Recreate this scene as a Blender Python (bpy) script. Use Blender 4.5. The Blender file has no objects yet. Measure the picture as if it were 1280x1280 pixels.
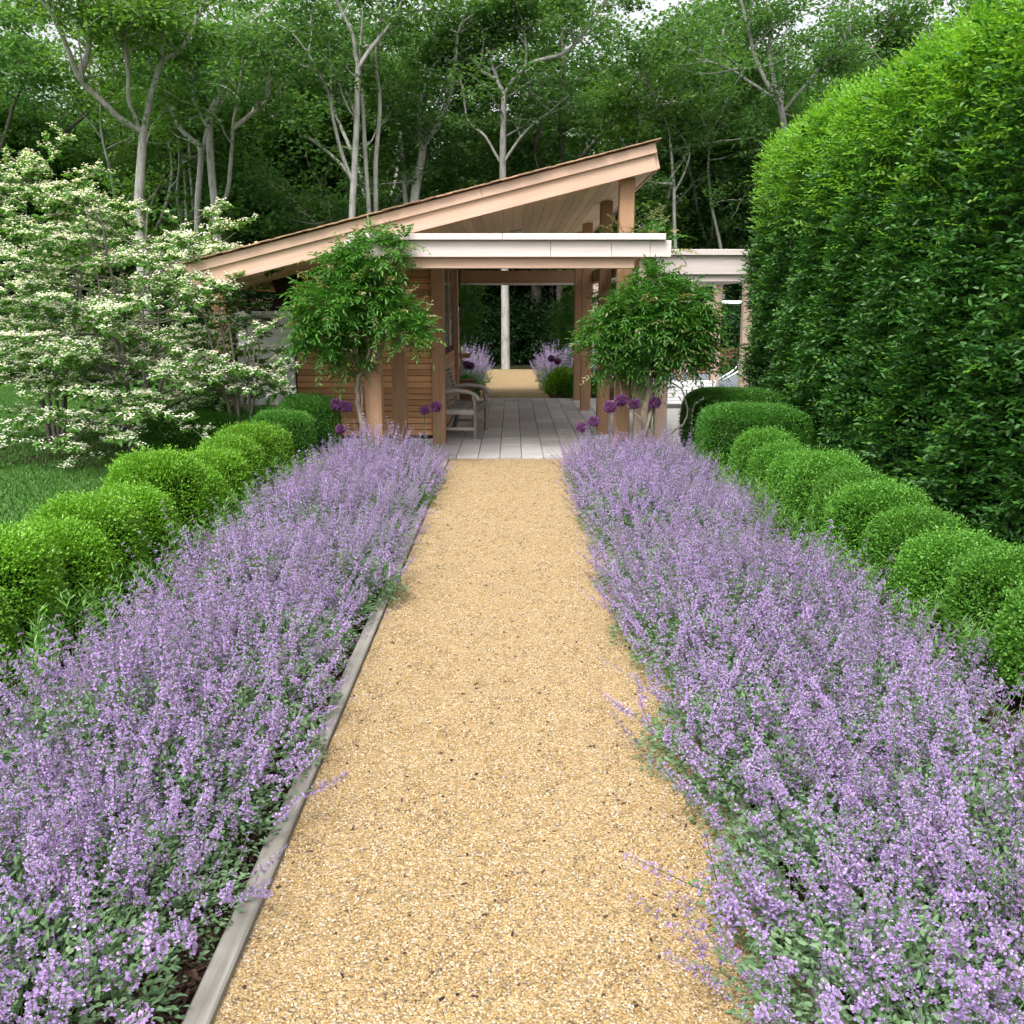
import bpy, bmesh, math, random
import numpy as np
from mathutils import Vector, Matrix
R = math.radians
SC = bpy.context.scene
COL = SC.collection

# ------------------------------------------------------------------ camera, sky, sun, exposure
cam_d = bpy.data.cameras.new('camera'); cam = bpy.data.objects.new('camera', cam_d); COL.objects.link(cam)
cam_d.sensor_width = 36; cam_d.lens = 33.75; cam_d.clip_start = .05; cam_d.clip_end = 2000
cam.location = (0, 0, 1.75); cam.rotation_euler = (R(90 - 11.86), 0, 0)
SC.camera = cam
SUN_EL, SUN_AZ = 58, 205            # high, hazy sun behind and to the left of the camera
world = bpy.data.worlds.new('World'); SC.world = world; world.use_nodes = True
wn = world.node_tree; wn.nodes.clear()
sky = wn.nodes.new('ShaderNodeTexSky'); sky.sky_type = 'NISHITA'; sky.sun_disc = False
sky.sun_elevation = R(SUN_EL); sky.sun_rotation = R(SUN_AZ); sky.air_density = 1.2; sky.dust_density = 6; sky.ozone_density = 1
hsv = wn.nodes.new('ShaderNodeHueSaturation'); hsv.inputs['Saturation'].default_value = .16
bg = wn.nodes.new('ShaderNodeBackground'); bg.inputs[1].default_value = .15
wo = wn.nodes.new('ShaderNodeOutputWorld')
wn.links.new(sky.outputs[0], hsv.inputs['Color']); wn.links.new(hsv.outputs[0], bg.inputs[0]); wn.links.new(bg.outputs[0], wo.inputs[0])
sd = bpy.data.lights.new('sun', 'SUN'); sd.energy = 1.35; sd.angle = R(24); sd.color = (1, .96, .9)
sun = bpy.data.objects.new('sun', sd); COL.objects.link(sun)
_az = R(SUN_AZ); _el = R(SUN_EL)
_d = Vector((math.sin(_az) * math.cos(_el), math.cos(_az) * math.cos(_el), math.sin(_el)))
sun.rotation_euler = _d.to_track_quat('Z', 'Y').to_euler(); sun.location = (0, 0, 30)
SC.view_settings.view_transform = 'Standard'; SC.view_settings.look = 'None'
SC.view_settings.exposure = 1.1; SC.view_settings.gamma = 1; SC.view_settings.use_curve_mapping = False
SC.render.engine = 'CYCLES'
cy = SC.cycles
cy.max_bounces = 5; cy.diffuse_bounces = 3; cy.glossy_bounces = 2; cy.transmission_bounces = 2; cy.transparent_max_bounces = 4
cy.use_adaptive_sampling = True; cy.adaptive_threshold = .025; cy.use_denoising = True; cy.caustics_reflective = False; cy.caustics_refractive = False

# ------------------------------------------------------------------ materials
class NT:
    def __init__(s, name):
        s.m = bpy.data.materials.new(name); s.m.use_nodes = True
        s.t = s.m.node_tree; s.t.nodes.clear()
        s.out = s.n('ShaderNodeOutputMaterial')
    def n(s, k, **kw):
        x = s.t.nodes.new(k)
        for a, b in kw.items(): setattr(x, a, b)
        return x
    def l(s, a, b): s.t.links.new(a, b)
    def val(s, x, v):
        if hasattr(v, 'is_linked') or hasattr(v, 'links'): s.l(v, x)
        else: x.default_value = v
    def noise(s, vec, scale, detail=3, rough=.55):
        x = s.n('ShaderNodeTexNoise'); x.inputs['Scale'].default_value = scale; x.inputs['Detail'].default_value = detail
        x.inputs['Roughness'].default_value = rough
        if vec is not None: s.l(vec, x.inputs['Vector'])
        return x.outputs['Fac']
    def ramp(s, fac, stops):
        x = s.n('ShaderNodeValToRGB'); e = x.color_ramp.elements
        while len(e) > 1: e.remove(e[-1])
        e[0].position = stops[0][0]; e[0].color = (*stops[0][1], 1)
        for p, c in stops[1:]:
            q = e.new(p); q.color = (*c, 1)
        s.l(fac, x.inputs[0]); return x.outputs[0]
    def mix(s, f, a, b, mode='MIX'):
        x = s.n('ShaderNodeMix', data_type='RGBA', blend_type=mode)
        s.val(x.inputs[0], f)
        for i, v in ((6, a), (7, b)):
            if isinstance(v, tuple): x.inputs[i].default_value = (*v, 1)
            else: s.l(v, x.inputs[i])
        return x.outputs[2]
    def math(s, op, a, b=0.):
        x = s.n('ShaderNodeMath', operation=op); s.val(x.inputs[0], a); s.val(x.inputs[1], b); return x.outputs[0]
    def bump(s, h, strength=.4, dist=.01, nrm=None):
        x = s.n('ShaderNodeBump'); x.inputs['Strength'].default_value = strength; x.inputs['Distance'].default_value = dist
        s.l(h, x.inputs['Height'])
        if nrm is not None: s.l(nrm, x.inputs['Normal'])
        return x.outputs[0]
    def bsdf(s, col, rough=.7, nrm=None, spec=.4):
        b = s.n('ShaderNodeBsdfPrincipled')
        if isinstance(col, tuple): b.inputs['Base Color'].default_value = (*col, 1)
        else: s.l(col, b.inputs['Base Color'])
        s.val(b.inputs['Roughness'], rough); b.inputs['Specular IOR Level'].default_value = spec
        if nrm is not None: s.l(nrm, b.inputs['Normal'])
        return b.outputs[0]
    def done(s, sh): s.l(sh, s.out.inputs[0]); return s.m

def m_leaf(name, cols, trans=.35, rough=.5, obj_var=.12, spec=.35, big=0.):
    """leaf blade: random colour per leaf and per plant, light shines through"""
    t = NT(name)
    g = t.n('ShaderNodeNewGeometry')
    n = len(cols)
    c = t.ramp(g.outputs['Random Per Island'], [(i / max(1, n - 1), c) for i, c in enumerate(cols)])
    oi = t.n('ShaderNodeObjectInfo')
    h = t.n('ShaderNodeHueSaturation'); t.l(c, h.inputs['Color'])
    v = t.math('ADD', t.math('MULTIPLY', oi.outputs['Random'], obj_var * 2), 1 - obj_var)
    if big:
        tc = t.n('ShaderNodeTexCoord')
        nz = t.noise(tc.outputs['Object'], big, 2)
        v = t.math('MULTIPLY', v, t.math('ADD', t.math('MULTIPLY', nz, .9), .55))
    t.l(v, h.inputs['Value'])
    b = t.bsdf(h.outputs[0], rough, None, spec)
    if trans:
        tr = t.n('ShaderNodeBsdfTranslucent')
        tc2 = t.mix(1., h.outputs[0], (1.25, 1.25, .55), 'MULTIPLY'); t.l(tc2, tr.inputs[0])
        mx = t.n('ShaderNodeMixShader'); mx.inputs[0].default_value = trans
        t.l(b, mx.inputs[1]); t.l(tr.outputs[0], mx.inputs[2]); b = mx.outputs[0]
    return t.done(b)

def m_wood(name, c1, c2, axis=0, rough=.65, var=.18, weather=None, wamt=.5, scale=1.):
    t = NT(name)
    tc = t.n('ShaderNodeTexCoord'); oi = t.n('ShaderNodeObjectInfo')
    mp = t.n('ShaderNodeMapping'); s = [22 * scale] * 3; s[axis] = 1.1 * scale; mp.inputs['Scale'].default_value = s
    off = t.n('ShaderNodeVectorMath', operation='SCALE'); cv = t.n('ShaderNodeCombineXYZ')
    for i in range(3): t.l(oi.outputs['Random'], cv.inputs[i])
    t.l(cv.outputs[0], off.inputs[0]); off.inputs['Scale'].default_value = 37.
    ad = t.n('ShaderNodeVectorMath', operation='ADD'); t.l(tc.outputs['Object'], ad.inputs[0]); t.l(off.outputs[0], ad.inputs[1])
    t.l(ad.outputs[0], mp.inputs['Vector'])
    g = t.noise(mp.outputs[0], 1.6, 6, .65)
    f = t.noise(mp.outputs[0], 9, 3)
    c = t.ramp(g, [(.3, c1), (.7, c2)])
    c = t.mix(t.math('MULTIPLY', f, .25), c, tuple(x * .55 for x in c1))
    if weather:
        wz = t.noise(ad.outputs[0], 2.3, 4)
        c = t.mix(t.math('MULTIPLY', t.math('SUBTRACT', wz, .3), wamt * 2), c, weather)
    h = t.n('ShaderNodeHueSaturation'); t.l(c, h.inputs['Color'])
    t.l(t.math('ADD', t.math('MULTIPLY', oi.outputs['Random'], var * 2), 1 - var), h.inputs['Value'])
    return t.done(t.bsdf(h.outputs[0], rough, t.bump(g, .25, .004), .25))

def m_plain(name, col, rough=.5, metal=0., nz=0., spec=.4):
    t = NT(name); c = col
    if nz:
        tc = t.n('ShaderNodeTexCoord')
        c = t.mix(t.math('MULTIPLY', t.noise(tc.outputs['Object'], 14, 4), nz), col, tuple(x * .5 for x in col))
    sh = t.bsdf(c, rough, None, spec)
    sh.node.inputs['Metallic'].default_value = metal
    return t.done(sh)

def m_gravel():
    t = NT('gravel'); g = t.n('ShaderNodeNewGeometry'); p = g.outputs['Position']
    v = t.n('ShaderNodeTexVoronoi'); v.inputs['Scale'].default_value = 150; t.l(p, v.inputs['Vector'])
    v2 = t.n('ShaderNodeTexVoronoi'); v2.inputs['Scale'].default_value = 95; t.l(p, v2.inputs['Vector'])
    sp = t.n('ShaderNodeSeparateColor'); t.l(v.outputs['Color'], sp.inputs[0])
    c = t.ramp(sp.outputs[0], [(0, (.07, .05, .04)), (.13, (.20, .135, .07)), (.35, (.31, .205, .082)), (.62, (.39, .27, .112)), (.82, (.44, .335, .20)), (.93, (.52, .45, .35)), (1, (.17, .15, .14))])
    b = t.noise(p, 1.1, 4)
    c = t.mix(t.math('MULTIPLY', t.math('SUBTRACT', b, .35), .7), c, (.34, .245, .12))
    gap = t.math('MULTIPLY', t.math('SUBTRACT', v.outputs['Distance'], .35), 1.3)
    gapc = t.n('ShaderNodeClamp'); t.l(gap, gapc.inputs[0]); gapc.inputs[2].default_value = .6
    c = t.mix(gapc.outputs[0], c, (.16, .10, .045))
    h = t.math('ADD', t.math('MULTIPLY', v.outputs['Distance'], -1.), t.math('MULTIPLY', v2.outputs['Distance'], -.6))
    return t.done(t.bsdf(c, .75, t.bump(h, .7, .006), .3))

def m_pebble():
    t = NT('gravel_pebble'); oi = t.n('ShaderNodeObjectInfo')
    c = t.ramp(oi.outputs['Random'], [(0, (.05, .04, .035)), (.12, (.19, .13, .07)), (.32, (.31, .205, .082)), (.6, (.38, .265, .112)), (.82, (.44, .34, .20)), (.92, (.55, .49, .40)), (1, (.15, .135, .13))])
    return t.done(t.bsdf(c, .6, None, .35))

def m_ground(name, stops, scale, bump=.6, dist=.02, rough=.9, fine=None):
    t = NT(name); g = t.n('ShaderNodeNewGeometry'); p = g.outputs['Position']
    a = t.noise(p, scale, 5, .65)
    c = t.ramp(a, stops)
    f = t.noise(p, fine or scale * 9, 4, .7)
    c = t.mix(.55, c, t.ramp(f, [(.3, tuple(x * .55 for x in stops[0][1])), (.7, tuple(min(1, x * 1.3) for x in stops[-1][1]))]))
    return t.done(t.bsdf(c, rough, t.bump(f, bump, dist), .2))

def m_bark(name, c1, c2, c3):
    t = NT(name); tc = t.n('ShaderNodeTexCoord'); mp = t.n('ShaderNodeMapping'); mp.inputs['Scale'].default_value = (9, 9, 2.2)
    t.l(tc.outputs['Object'], mp.inputs['Vector'])
    a = t.noise(mp.outputs[0], 1.3, 6, .7); b = t.noise(tc.outputs['Object'], 1.7, 4)
    c = t.ramp(a, [(.3, c1), (.6, c2)]); c = t.mix(t.math('MULTIPLY', t.math('SUBTRACT', b, .4), 1.6), c, c3)
    return t.done(t.bsdf(c, .85, t.bump(a, .6, .03), .2))

def m_slab():
    t = NT('bluestone'); tc = t.n('ShaderNodeTexCoord'); oi = t.n('ShaderNodeObjectInfo'); g = t.n('ShaderNodeNewGeometry')
    c = t.ramp(oi.outputs['Random'], [(0, (.34, .32, .33)), (.5, (.42, .40, .405)), (1, (.50, .475, .455))])
    n = t.noise(g.outputs['Position'], 5, 5); c = t.mix(t.math('MULTIPLY', t.math('SUBTRACT', n, .35), .8), c, (.31, .295, .30))
    f = t.noise(g.outputs['Position'], 60, 3)
    return t.done(t.bsdf(c, .6, t.bump(f, .2, .003), .35))

M = {}
M['gravel'] = m_gravel(); M['pebble'] = m_pebble(); M['slab'] = m_slab()
M['lawn'] = m_ground('lawn', [(.3, (.055, .14, .024)), (.7, (.085, .20, .034))], 1.2, .8, .03, .8, 70)
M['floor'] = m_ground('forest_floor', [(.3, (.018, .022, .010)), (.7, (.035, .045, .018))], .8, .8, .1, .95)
M['mulch'] = m_ground('mulch', [(.3, (.022, .013, .009)), (.7, (.06, .034, .024))], 14, 1., .03, .95, 80)
M['grout'] = m_ground('grout', [(.3, (.26, .25, .24)), (.7, (.36, .345, .33))], 8, .3, .003, .9)
M['concrete'] = m_ground('concrete', [(.3, (.36, .35, .34)), (.7, (.46, .45, .43))], 3, .2, .004, .8)
M['pale'] = m_wood('pale_cedar', (.60, .51, .48), (.74, .66, .64), 0, .7, .05, (.66, .60, .585), .4)
M['pale_z'] = m_wood('pale_cedar_upright', (.40, .29, .22), (.52, .39, .31), 2, .7, .08, (.45, .38, .33), .4)
M['fascia'] = m_wood('fascia_cedar', (.56, .36, .26), (.68, .47, .36), 0, .65, .07, (.66, .50, .41), .3)
M['post'] = m_wood('cedar_post', (.33, .185, .105), (.46, .28, .17), 2, .6, .12)
M['beam_y'] = m_wood('cedar_beam', (.30, .165, .09), (.42, .25, .15), 1, .6, .1)
M['beam_x'] = m_wood('cedar_cross_beam', (.30, .165, .09), (.42, .25, .15), 0, .6, .1)
M['siding'] = m_wood('cedar_siding', (.42, .21, .095), (.60, .34, .18), 0, .55, .25)
M['soffit'] = m_wood('cedar_soffit', (.66, .48, .28), (.80, .62, .40), 1, .55, .12)
M['shingle'] = m_wood('roof_shingle', (.28, .17, .10), (.42, .27, .18), 1, .8, .3)
M['grey_x'] = m_wood('weathered_teak', (.38, .35, .33), (.54, .50, .47), 0, .75, .14)
M['grey_y'] = m_wood('weathered_edging', (.14, .13, .115), (.36, .34, .31), 1, .9, .14, (.25, .24, .21), .8)
M['grey_z'] = m_wood('weathered_post', (.26, .22, .20), (.40, .35, .31), 2, .8, .12)
M['brown_x'] = m_wood('oiled_box_wood', (.16, .085, .045), (.26, .15, .08), 0, .5, .15)
M['dark'] = m_plain('dark_interior', (.03, .02, .015), .8)
M['white'] = m_plain('white_paint', (.84, .84, .86), .5, 0, .03)
M['glass'] = m_plain('dark_glass', (.02, .022, .025), .08, 0, 0, .6)
M['steel'] = m_plain('steel', (.62, .63, .65), .25, 1.)
M['lamp_metal'] = m_plain('fixture_metal', (.75, .72, .66), .4)
M['cover'] = m_plain('pool_cover', (.17, .19, .22), .55, 0, .15)
M['water'] = m_plain('pool_water', (.04, .33, .33), .08, 0, 0, .6)
M['bark'] = m_bark('grey_bark', (.13, .125, .115), (.38, .37, .345), (.52, .51, .485))
M['bark_d'] = m_bark('dark_bark', (.075, .065, .05), (.19, .17, .145), (.15, .15, .12))
M['stem'] = m_bark('shrub_stem', (.13, .10, .075), (.28, .23, .18), (.34, .30, .24))
M['canopy'] = m_leaf('canopy_leaf', [(.055, .14, .04), (.09, .20, .055), (.125, .255, .075), (.065, .16, .05)], .48, .55, .2, .25)
M['canopy2'] = m_leaf('light_canopy_leaf', [(.08, .18, .04), (.12, .25, .05), (.16, .30, .06)], .45, .55, .15, .25)
M['under'] = m_leaf('understory_shade_leaf', [(.012, .036, .012), (.02, .056, .016), (.032, .08, .02)], .25, .55, .2, .25)  # leaf colour darkened to stand for the shade under the canopy
M['box'] = m_leaf('boxwood_leaf', [(.095, .225, .02), (.15, .34, .026), (.20, .44, .036), (.11, .26, .022)], .25, .42, .14, .4)
M['boxd'] = m_leaf('boxwood_dark_leaf', [(.045, .145, .02), (.065, .20, .025), (.095, .27, .032)], .25, .42, .08, .4)
M['boxin'] = m_plain('dark_inner_core', (.012, .028, .007), 1., 0, 0, 0.)
M['boxr'] = m_leaf('boxwood_deep_leaf', [(.065, .185, .022), (.10, .27, .032), (.145, .36, .046), (.078, .21, .025)], .25, .45, .12, .35)
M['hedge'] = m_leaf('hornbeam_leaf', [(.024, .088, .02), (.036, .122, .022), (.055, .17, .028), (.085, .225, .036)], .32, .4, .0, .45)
M['hedge_lit_tip'] = m_leaf('hornbeam_young_lit_leaf', [(.10, .28, .026), (.15, .37, .036), (.21, .44, .05), (.24, .40, .06)], .48, .4, 0, .4)  # young growth, with the brightness of the lit hedge top in its colour
M['floret'] = m_leaf('catmint_floret', [(.31, .20, .49), (.41, .285, .62), (.51, .385, .71), (.38, .22, .54), (.61, .49, .78)], .3, .7, .07, .1)
M['calyx'] = m_leaf('catmint_calyx', [(.20, .14, .27), (.26, .21, .29), (.19, .21, .17)], .15, .7, .05, .1)
M['catleaf'] = m_leaf('catmint_leaf', [(.10, .185, .09), (.15, .25, .135), (.21, .31, .185), (.12, .23, .085)], .28, .75, .12, .15)
M['lily'] = m_leaf('perennial_leaf', [(.10, .24, .045), (.14, .31, .06), (.18, .36, .09)], .35, .5, .1)
M['lime'] = m_leaf('lime_leaf', [(.16, .34, .03), (.27, .46, .05), (.10, .24, .03)], .35, .5, .1)
M['wist'] = m_leaf('wisteria_leaf', [(.035, .13, .02), (.06, .19, .025), (.10, .27, .035), (.05, .155, .024)], .4, .4, .08, .4)
M['wist_tip'] = m_leaf('wisteria_young_leaf', [(.25, .25, .10), (.38, .32, .2), (.16, .26, .05)], .35, .5, .08)
M['vibleaf'] = m_leaf('viburnum_leaf', [(.075, .19, .035), (.11, .26, .05), (.16, .33, .07)], .4, .5, .08)
M['vibflower'] = m_leaf('viburnum_flower', [(.82, .85, .76), (.88, .89, .84), (.9, .9, .88)], .3, .7, 0, .1)
M['allium'] = m_leaf('allium_floret', [(.13, .04, .15), (.20, .07, .22), (.29, .12, .31)], .25, .6, .12, .2)
M['astem'] = m_plain('allium_stem', (.06, .10, .035), .5)

# ------------------------------------------------------------------ mesh helpers
def mesh(name, V, F, mats, mi=None, smooth=False):
    """V (n,3) array; F list of (m,k) int arrays; mi list of material index per F block"""
    me = bpy.data.meshes.new(name)
    V = np.asarray(V, np.float32)
    me.vertices.add(len(V)); me.vertices.foreach_set('co', V.ravel())
    F = [np.asarray(f, np.int32) for f in F if len(f)]
    tot = np.concatenate([np.full(len(f), f.shape[1], np.int32) for f in F])
    idx = np.concatenate([f.ravel() for f in F])
    me.loops.add(len(idx)); me.loops.foreach_set('vertex_index', idx)
    me.polygons.add(len(tot))
    st = np.zeros(len(tot), np.int32); st[1:] = np.cumsum(tot)[:-1]
    me.polygons.foreach_set('loop_start', st); me.polygons.foreach_set('loop_total', tot)
    if mi is not None:
        me.polygons.foreach_set('material_index', np.concatenate([np.full(len(f), m, np.int32) for f, m in zip(F, mi)]))
    if smooth: me.polygons.foreach_set('use_smooth', np.ones(len(tot), bool))
    for m in (mats if isinstance(mats, (list, tuple)) else [mats]): me.materials.append(m)
    me.update(calc_edges=True)
    return me

class MB:
    def __init__(s): s.V = []; s.F = []; s.M = []; s.n = 0
    def add(s, V, F, m=0):
        V = np.asarray(V, float).reshape(-1, 3)
        s.V.append(V); s.F.append(np.asarray(F, int) + s.n); s.M.append(m); s.n += len(V)
    def box(s, c, d, m=0):
        x, y, z = [q / 2 for q in d]
        v = np.array([(i, j, k) for i in (-x, x) for j in (-y, y) for k in (-z, z)]) + np.array(c)
        s.add(v, [(0, 1, 3, 2), (4, 6, 7, 5), (0, 4, 5, 1), (2, 3, 7, 6), (0, 2, 6, 4), (1, 5, 7, 3)], m)
    def tube(s, pts, rad, k=6, m=0, cap=True):
        p = np.asarray(pts, float); n = len(p)
        rad = np.broadcast_to(np.asarray(rad, float), (n,))
        d = np.gradient(p, axis=0); d /= np.linalg.norm(d, axis=1, keepdims=True) + 1e-9
        ref = np.array([1., 0, 0]) if abs(d[:, 0]).max() < .8 else np.array([.3, 1., .2])
        a = np.cross(d, ref); a /= np.linalg.norm(a, axis=1, keepdims=True) + 1e-9
        b = np.cross(d, a)
        an = np.linspace(0, 2 * math.pi, k, endpoint=False)
        ring = p[:, None] + rad[:, None, None] * (a[:, None] * np.cos(an)[None, :, None] + b[:, None] * np.sin(an)[None, :, None])
        i = np.arange(n - 1)[:, None] * k; j = np.arange(k)[None]
        j2 = (j + 1) % k
        f = np.stack([i + j, i + j2, i + k + j2, i + k + j], -1).reshape(-1, 4)
        s.add(ring.reshape(-1, 3), f, m)
        if cap and k == 4:
            s.add(ring[0], [(3, 2, 1, 0)], m); s.add(ring[-1], [(0, 1, 2, 3)], m)
    def leaves4(s, P, D, N, L, W, fold=.15, m=0):
        P, D, S, N, L, W = leaf_frame(P, D, N, L, W); n = len(P)
        V = np.empty((n, 4, 3)); mid = P + D * L * .45 + N * W * fold
        V[:, 0] = P; V[:, 1] = mid + S * W / 2; V[:, 2] = P + D * L; V[:, 3] = mid - S * W / 2
        s.add(V.reshape(-1, 3), np.arange(n * 4).reshape(n, 4), m)
    def leaves6(s, P, D, N, L, W, fold=.2, droop=.1, m=0):
        P, D, S, N, L, W = leaf_frame(P, D, N, L, W); n = len(P)
        V = np.empty((n, 6, 3))
        a = P + D * L * .32 + N * W * fold; b = P + D * L * .72 + N * (W * fold * .6 - L * droop * .5)
        V[:, 0] = P; V[:, 1] = a + S * W / 2; V[:, 2] = b + S * W * .38; V[:, 3] = P + D * L - N * L * droop
        V[:, 4] = b - S * W * .38; V[:, 5] = a - S * W / 2
        k = np.arange(n)[:, None] * 6
        s.add(V.reshape(-1, 3), np.concatenate([k + np.array([[0, 1, 2, 3]]), k + np.array([[0, 3, 4, 5]])]), m)
    def mesh(s, name, mats, smooth=False):
        by = {}
        for f, m in zip(s.F, s.M): by.setdefault((f.shape[1], m), []).append(f)
        return mesh(name, np.concatenate(s.V), [np.concatenate(v) for v in by.values()], mats, [k[1] for k in by], smooth)

def nrm(a): return a / (np.linalg.norm(a, axis=-1, keepdims=True) + 1e-9)
def leaf_frame(P, D, N, L, W):
    P = np.asarray(P, float); n = len(P)
    D = nrm(np.asarray(D, float)); S = nrm(np.cross(D, N)); N = np.cross(S, D)
    L = np.broadcast_to(np.asarray(L, float), (n,))[:, None]; W = np.broadcast_to(np.asarray(W, float), (n,))[:, None]
    return P, D, S, N, L, W
def rdir(rng, n): return nrm(rng.normal(size=(n, 3)))

_cache = {}
def cbox(d, b=.004):
    """chamfered box mesh, cached by size"""
    k = tuple(round(q, 4) for q in d) + (b,)
    if k not in _cache:
        bm = bmesh.new(); bmesh.ops.create_cube(bm, size=1)
        bmesh.ops.scale(bm, vec=d, verts=bm.verts)
        bmesh.ops.bevel(bm, geom=list(bm.edges), offset=min(b, min(d) * .3), segments=1, affect='EDGES')
        _cache[k] = bm
    me = bpy.data.meshes.new('timber'); _cache[k].to_mesh(me); return me
_shared = {}
def sbox(d, mat, b=.004):
    k = tuple(round(q, 4) for q in d) + (mat, b)
    if k not in _shared:
        me = cbox(d, b); me.materials.append(M[mat]); _shared[k] = me
    return _shared[k]

def obj(name, me, parent=None, loc=(0, 0, 0), rot=(0, 0, 0), label=None, cat=None, group=None, kind=None):
    o = bpy.data.objects.new(name, me); COL.objects.link(o)
    o.location = loc; o.rotation_euler = rot
    if parent: o.parent = parent
    if label: o['label'] = label
    if cat: o['category'] = cat
    if group: o['group'] = group
    if kind: o['kind'] = kind
    return o
def thing(name, label, cat, loc=(0, 0, 0), rz=0., group=None):
    o = obj(name, None, None, loc, (0, 0, rz), label, cat, group); o.empty_display_size = .2; return o
def copy_thing(root, loc, rz=0., scale=None, label=None, group=None):
    r = root.copy(); COL.objects.link(r); r.location = loc; r.rotation_euler = (0, 0, rz)
    if scale is not None: r.scale = scale if hasattr(scale, '__len__') else (scale,) * 3
    if label: r['label'] = label
    if group: r['group'] = group
    for ch in list(root.children):
        c = ch.copy(); COL.objects.link(c); c.parent = r
        for g in ch.children:
            d = g.copy(); COL.objects.link(d); d.parent = c
    return r
def bx(name, d, mat, parent, c, rot=(0, 0, 0), b=.004, **kw): return obj(name, sbox(d, mat, b), parent, c, rot, **kw)
def sheet(name, x0, x1, y0, y1, z, mat, nx=1, ny=1, amp=0., seed=0):
    rng = np.random.default_rng(seed)
    X, Y = np.meshgrid(np.linspace(x0, x1, nx + 1), np.linspace(y0, y1, ny + 1))
    Z = np.full_like(X, z) + rng.uniform(-amp, amp, X.shape)
    i = np.arange(ny)[:, None] * (nx + 1) + np.arange(nx)[None]
    F = np.stack([i, i + 1, i + nx + 2, i + nx + 1], -1).reshape(-1, 4)
    return obj(name, mesh(name, np.stack([X, Y, Z], -1).reshape(-1, 3), [F], M[mat], None, amp > 0), kind='structure')

# ------------------------------------------------------------------ the setting
sheet('ground', -400, 400, -60, 800, -.03, 'floor')
sheet('lawn', -45, -2.95, -8, 23.5, 0, 'lawn')
sheet('planting_bed', -2.95, 3.9, -3, 11.34, -.008, 'mulch', 90, 180, .009, 1)
_a = np.linspace(0, 2 * math.pi, 60, endpoint=False); _r = 1 + .06 * np.sin(3 * _a) + .04 * np.sin(7 * _a + 1)
obj('shrub_bed', mesh('shrub_bed', np.vstack([[(-4.9, 11.75, .012)], np.stack([-4.9 + 1.55 * _r * np.cos(_a), 11.75 + .95 * _r * np.sin(_a), np.full(60, .006)], -1)]), [np.array([(0, 1 + i, 1 + (i + 1) % 60) for i in range(60)])], M['mulch']), kind='structure')
sheet('gravel_path', -.745, .765, -2.5, 11.345, .016, 'gravel', 30, 220, .003, 3)
sheet('rear_gravel_path', -.765, .765, 19.26, 29.2, .012, 'gravel')
sheet('rear_planting_bed', -3.4, 3.4, 19.26, 29.4, -.004, 'mulch')
sheet('pool_deck', 1.95, 13, 11.4, 33, -.012, 'concrete')

# loose pebbles lying on the path
def pebbles():
    o = obj('loose_gravel', mesh('loose_gravel', [(-.74, 1.6, .016), (.74, 1.6, .016), (.74, 11.3, .016), (-.74, 11.3, .016)], [np.array([[0, 1, 2, 3]])], M['pebble']), kind='stuff')
    ng = bpy.data.node_groups.new('pebble_scatter', 'GeometryNodeTree')
    ng.interface.new_socket('Geometry', in_out='INPUT', socket_type='NodeSocketGeometry')
    ng.interface.new_socket('Geometry', in_out='OUTPUT', socket_type='NodeSocketGeometry')
    N = ng.nodes.new; L = ng.links.new
    gi = N('NodeGroupInput'); go = N('NodeGroupOutput')
    dp = N('GeometryNodeDistributePointsOnFaces'); dp.inputs['Density'].default_value = 13000
    ico = N('GeometryNodeMeshIcoSphere'); ico.inputs['Radius'].default_value = .0036; ico.inputs['Subdivisions'].default_value = 1
    sm = N('GeometryNodeSetMaterial'); sm.inputs['Material'].default_value = M['pebble']
    ip = N('GeometryNodeInstanceOnPoints')
    r1 = N('FunctionNodeRandomValue'); r1.data_type = 'FLOAT_VECTOR'; r1.inputs[0].default_value = (.7, .6, .45); r1.inputs[1].default_value = (1.6, 1.3, .95)
    r2 = N('FunctionNodeRandomValue'); r2.data_type = 'FLOAT_VECTOR'; r2.inputs[0].default_value = (-.5, -.5, 0); r2.inputs[1].default_value = (.5, .5, 6.28)
    L(gi.outputs[0], dp.inputs['Mesh']); L(ico.outputs['Mesh'], sm.inputs[0]); L(sm.outputs[0], ip.inputs['Instance'])
    L(dp.outputs['Points'], ip.inputs['Points']); L(r2.outputs[0], ip.inputs['Rotation']); L(r1.outputs[0], ip.inputs['Scale'])
    L(ip.outputs[0], go.inputs[0])
    md = o.modifiers.new('scatter', 'NODES'); md.node_group = ng
    o['label'] = 'loose golden pea gravel scattered over the path'
pebbles()

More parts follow.
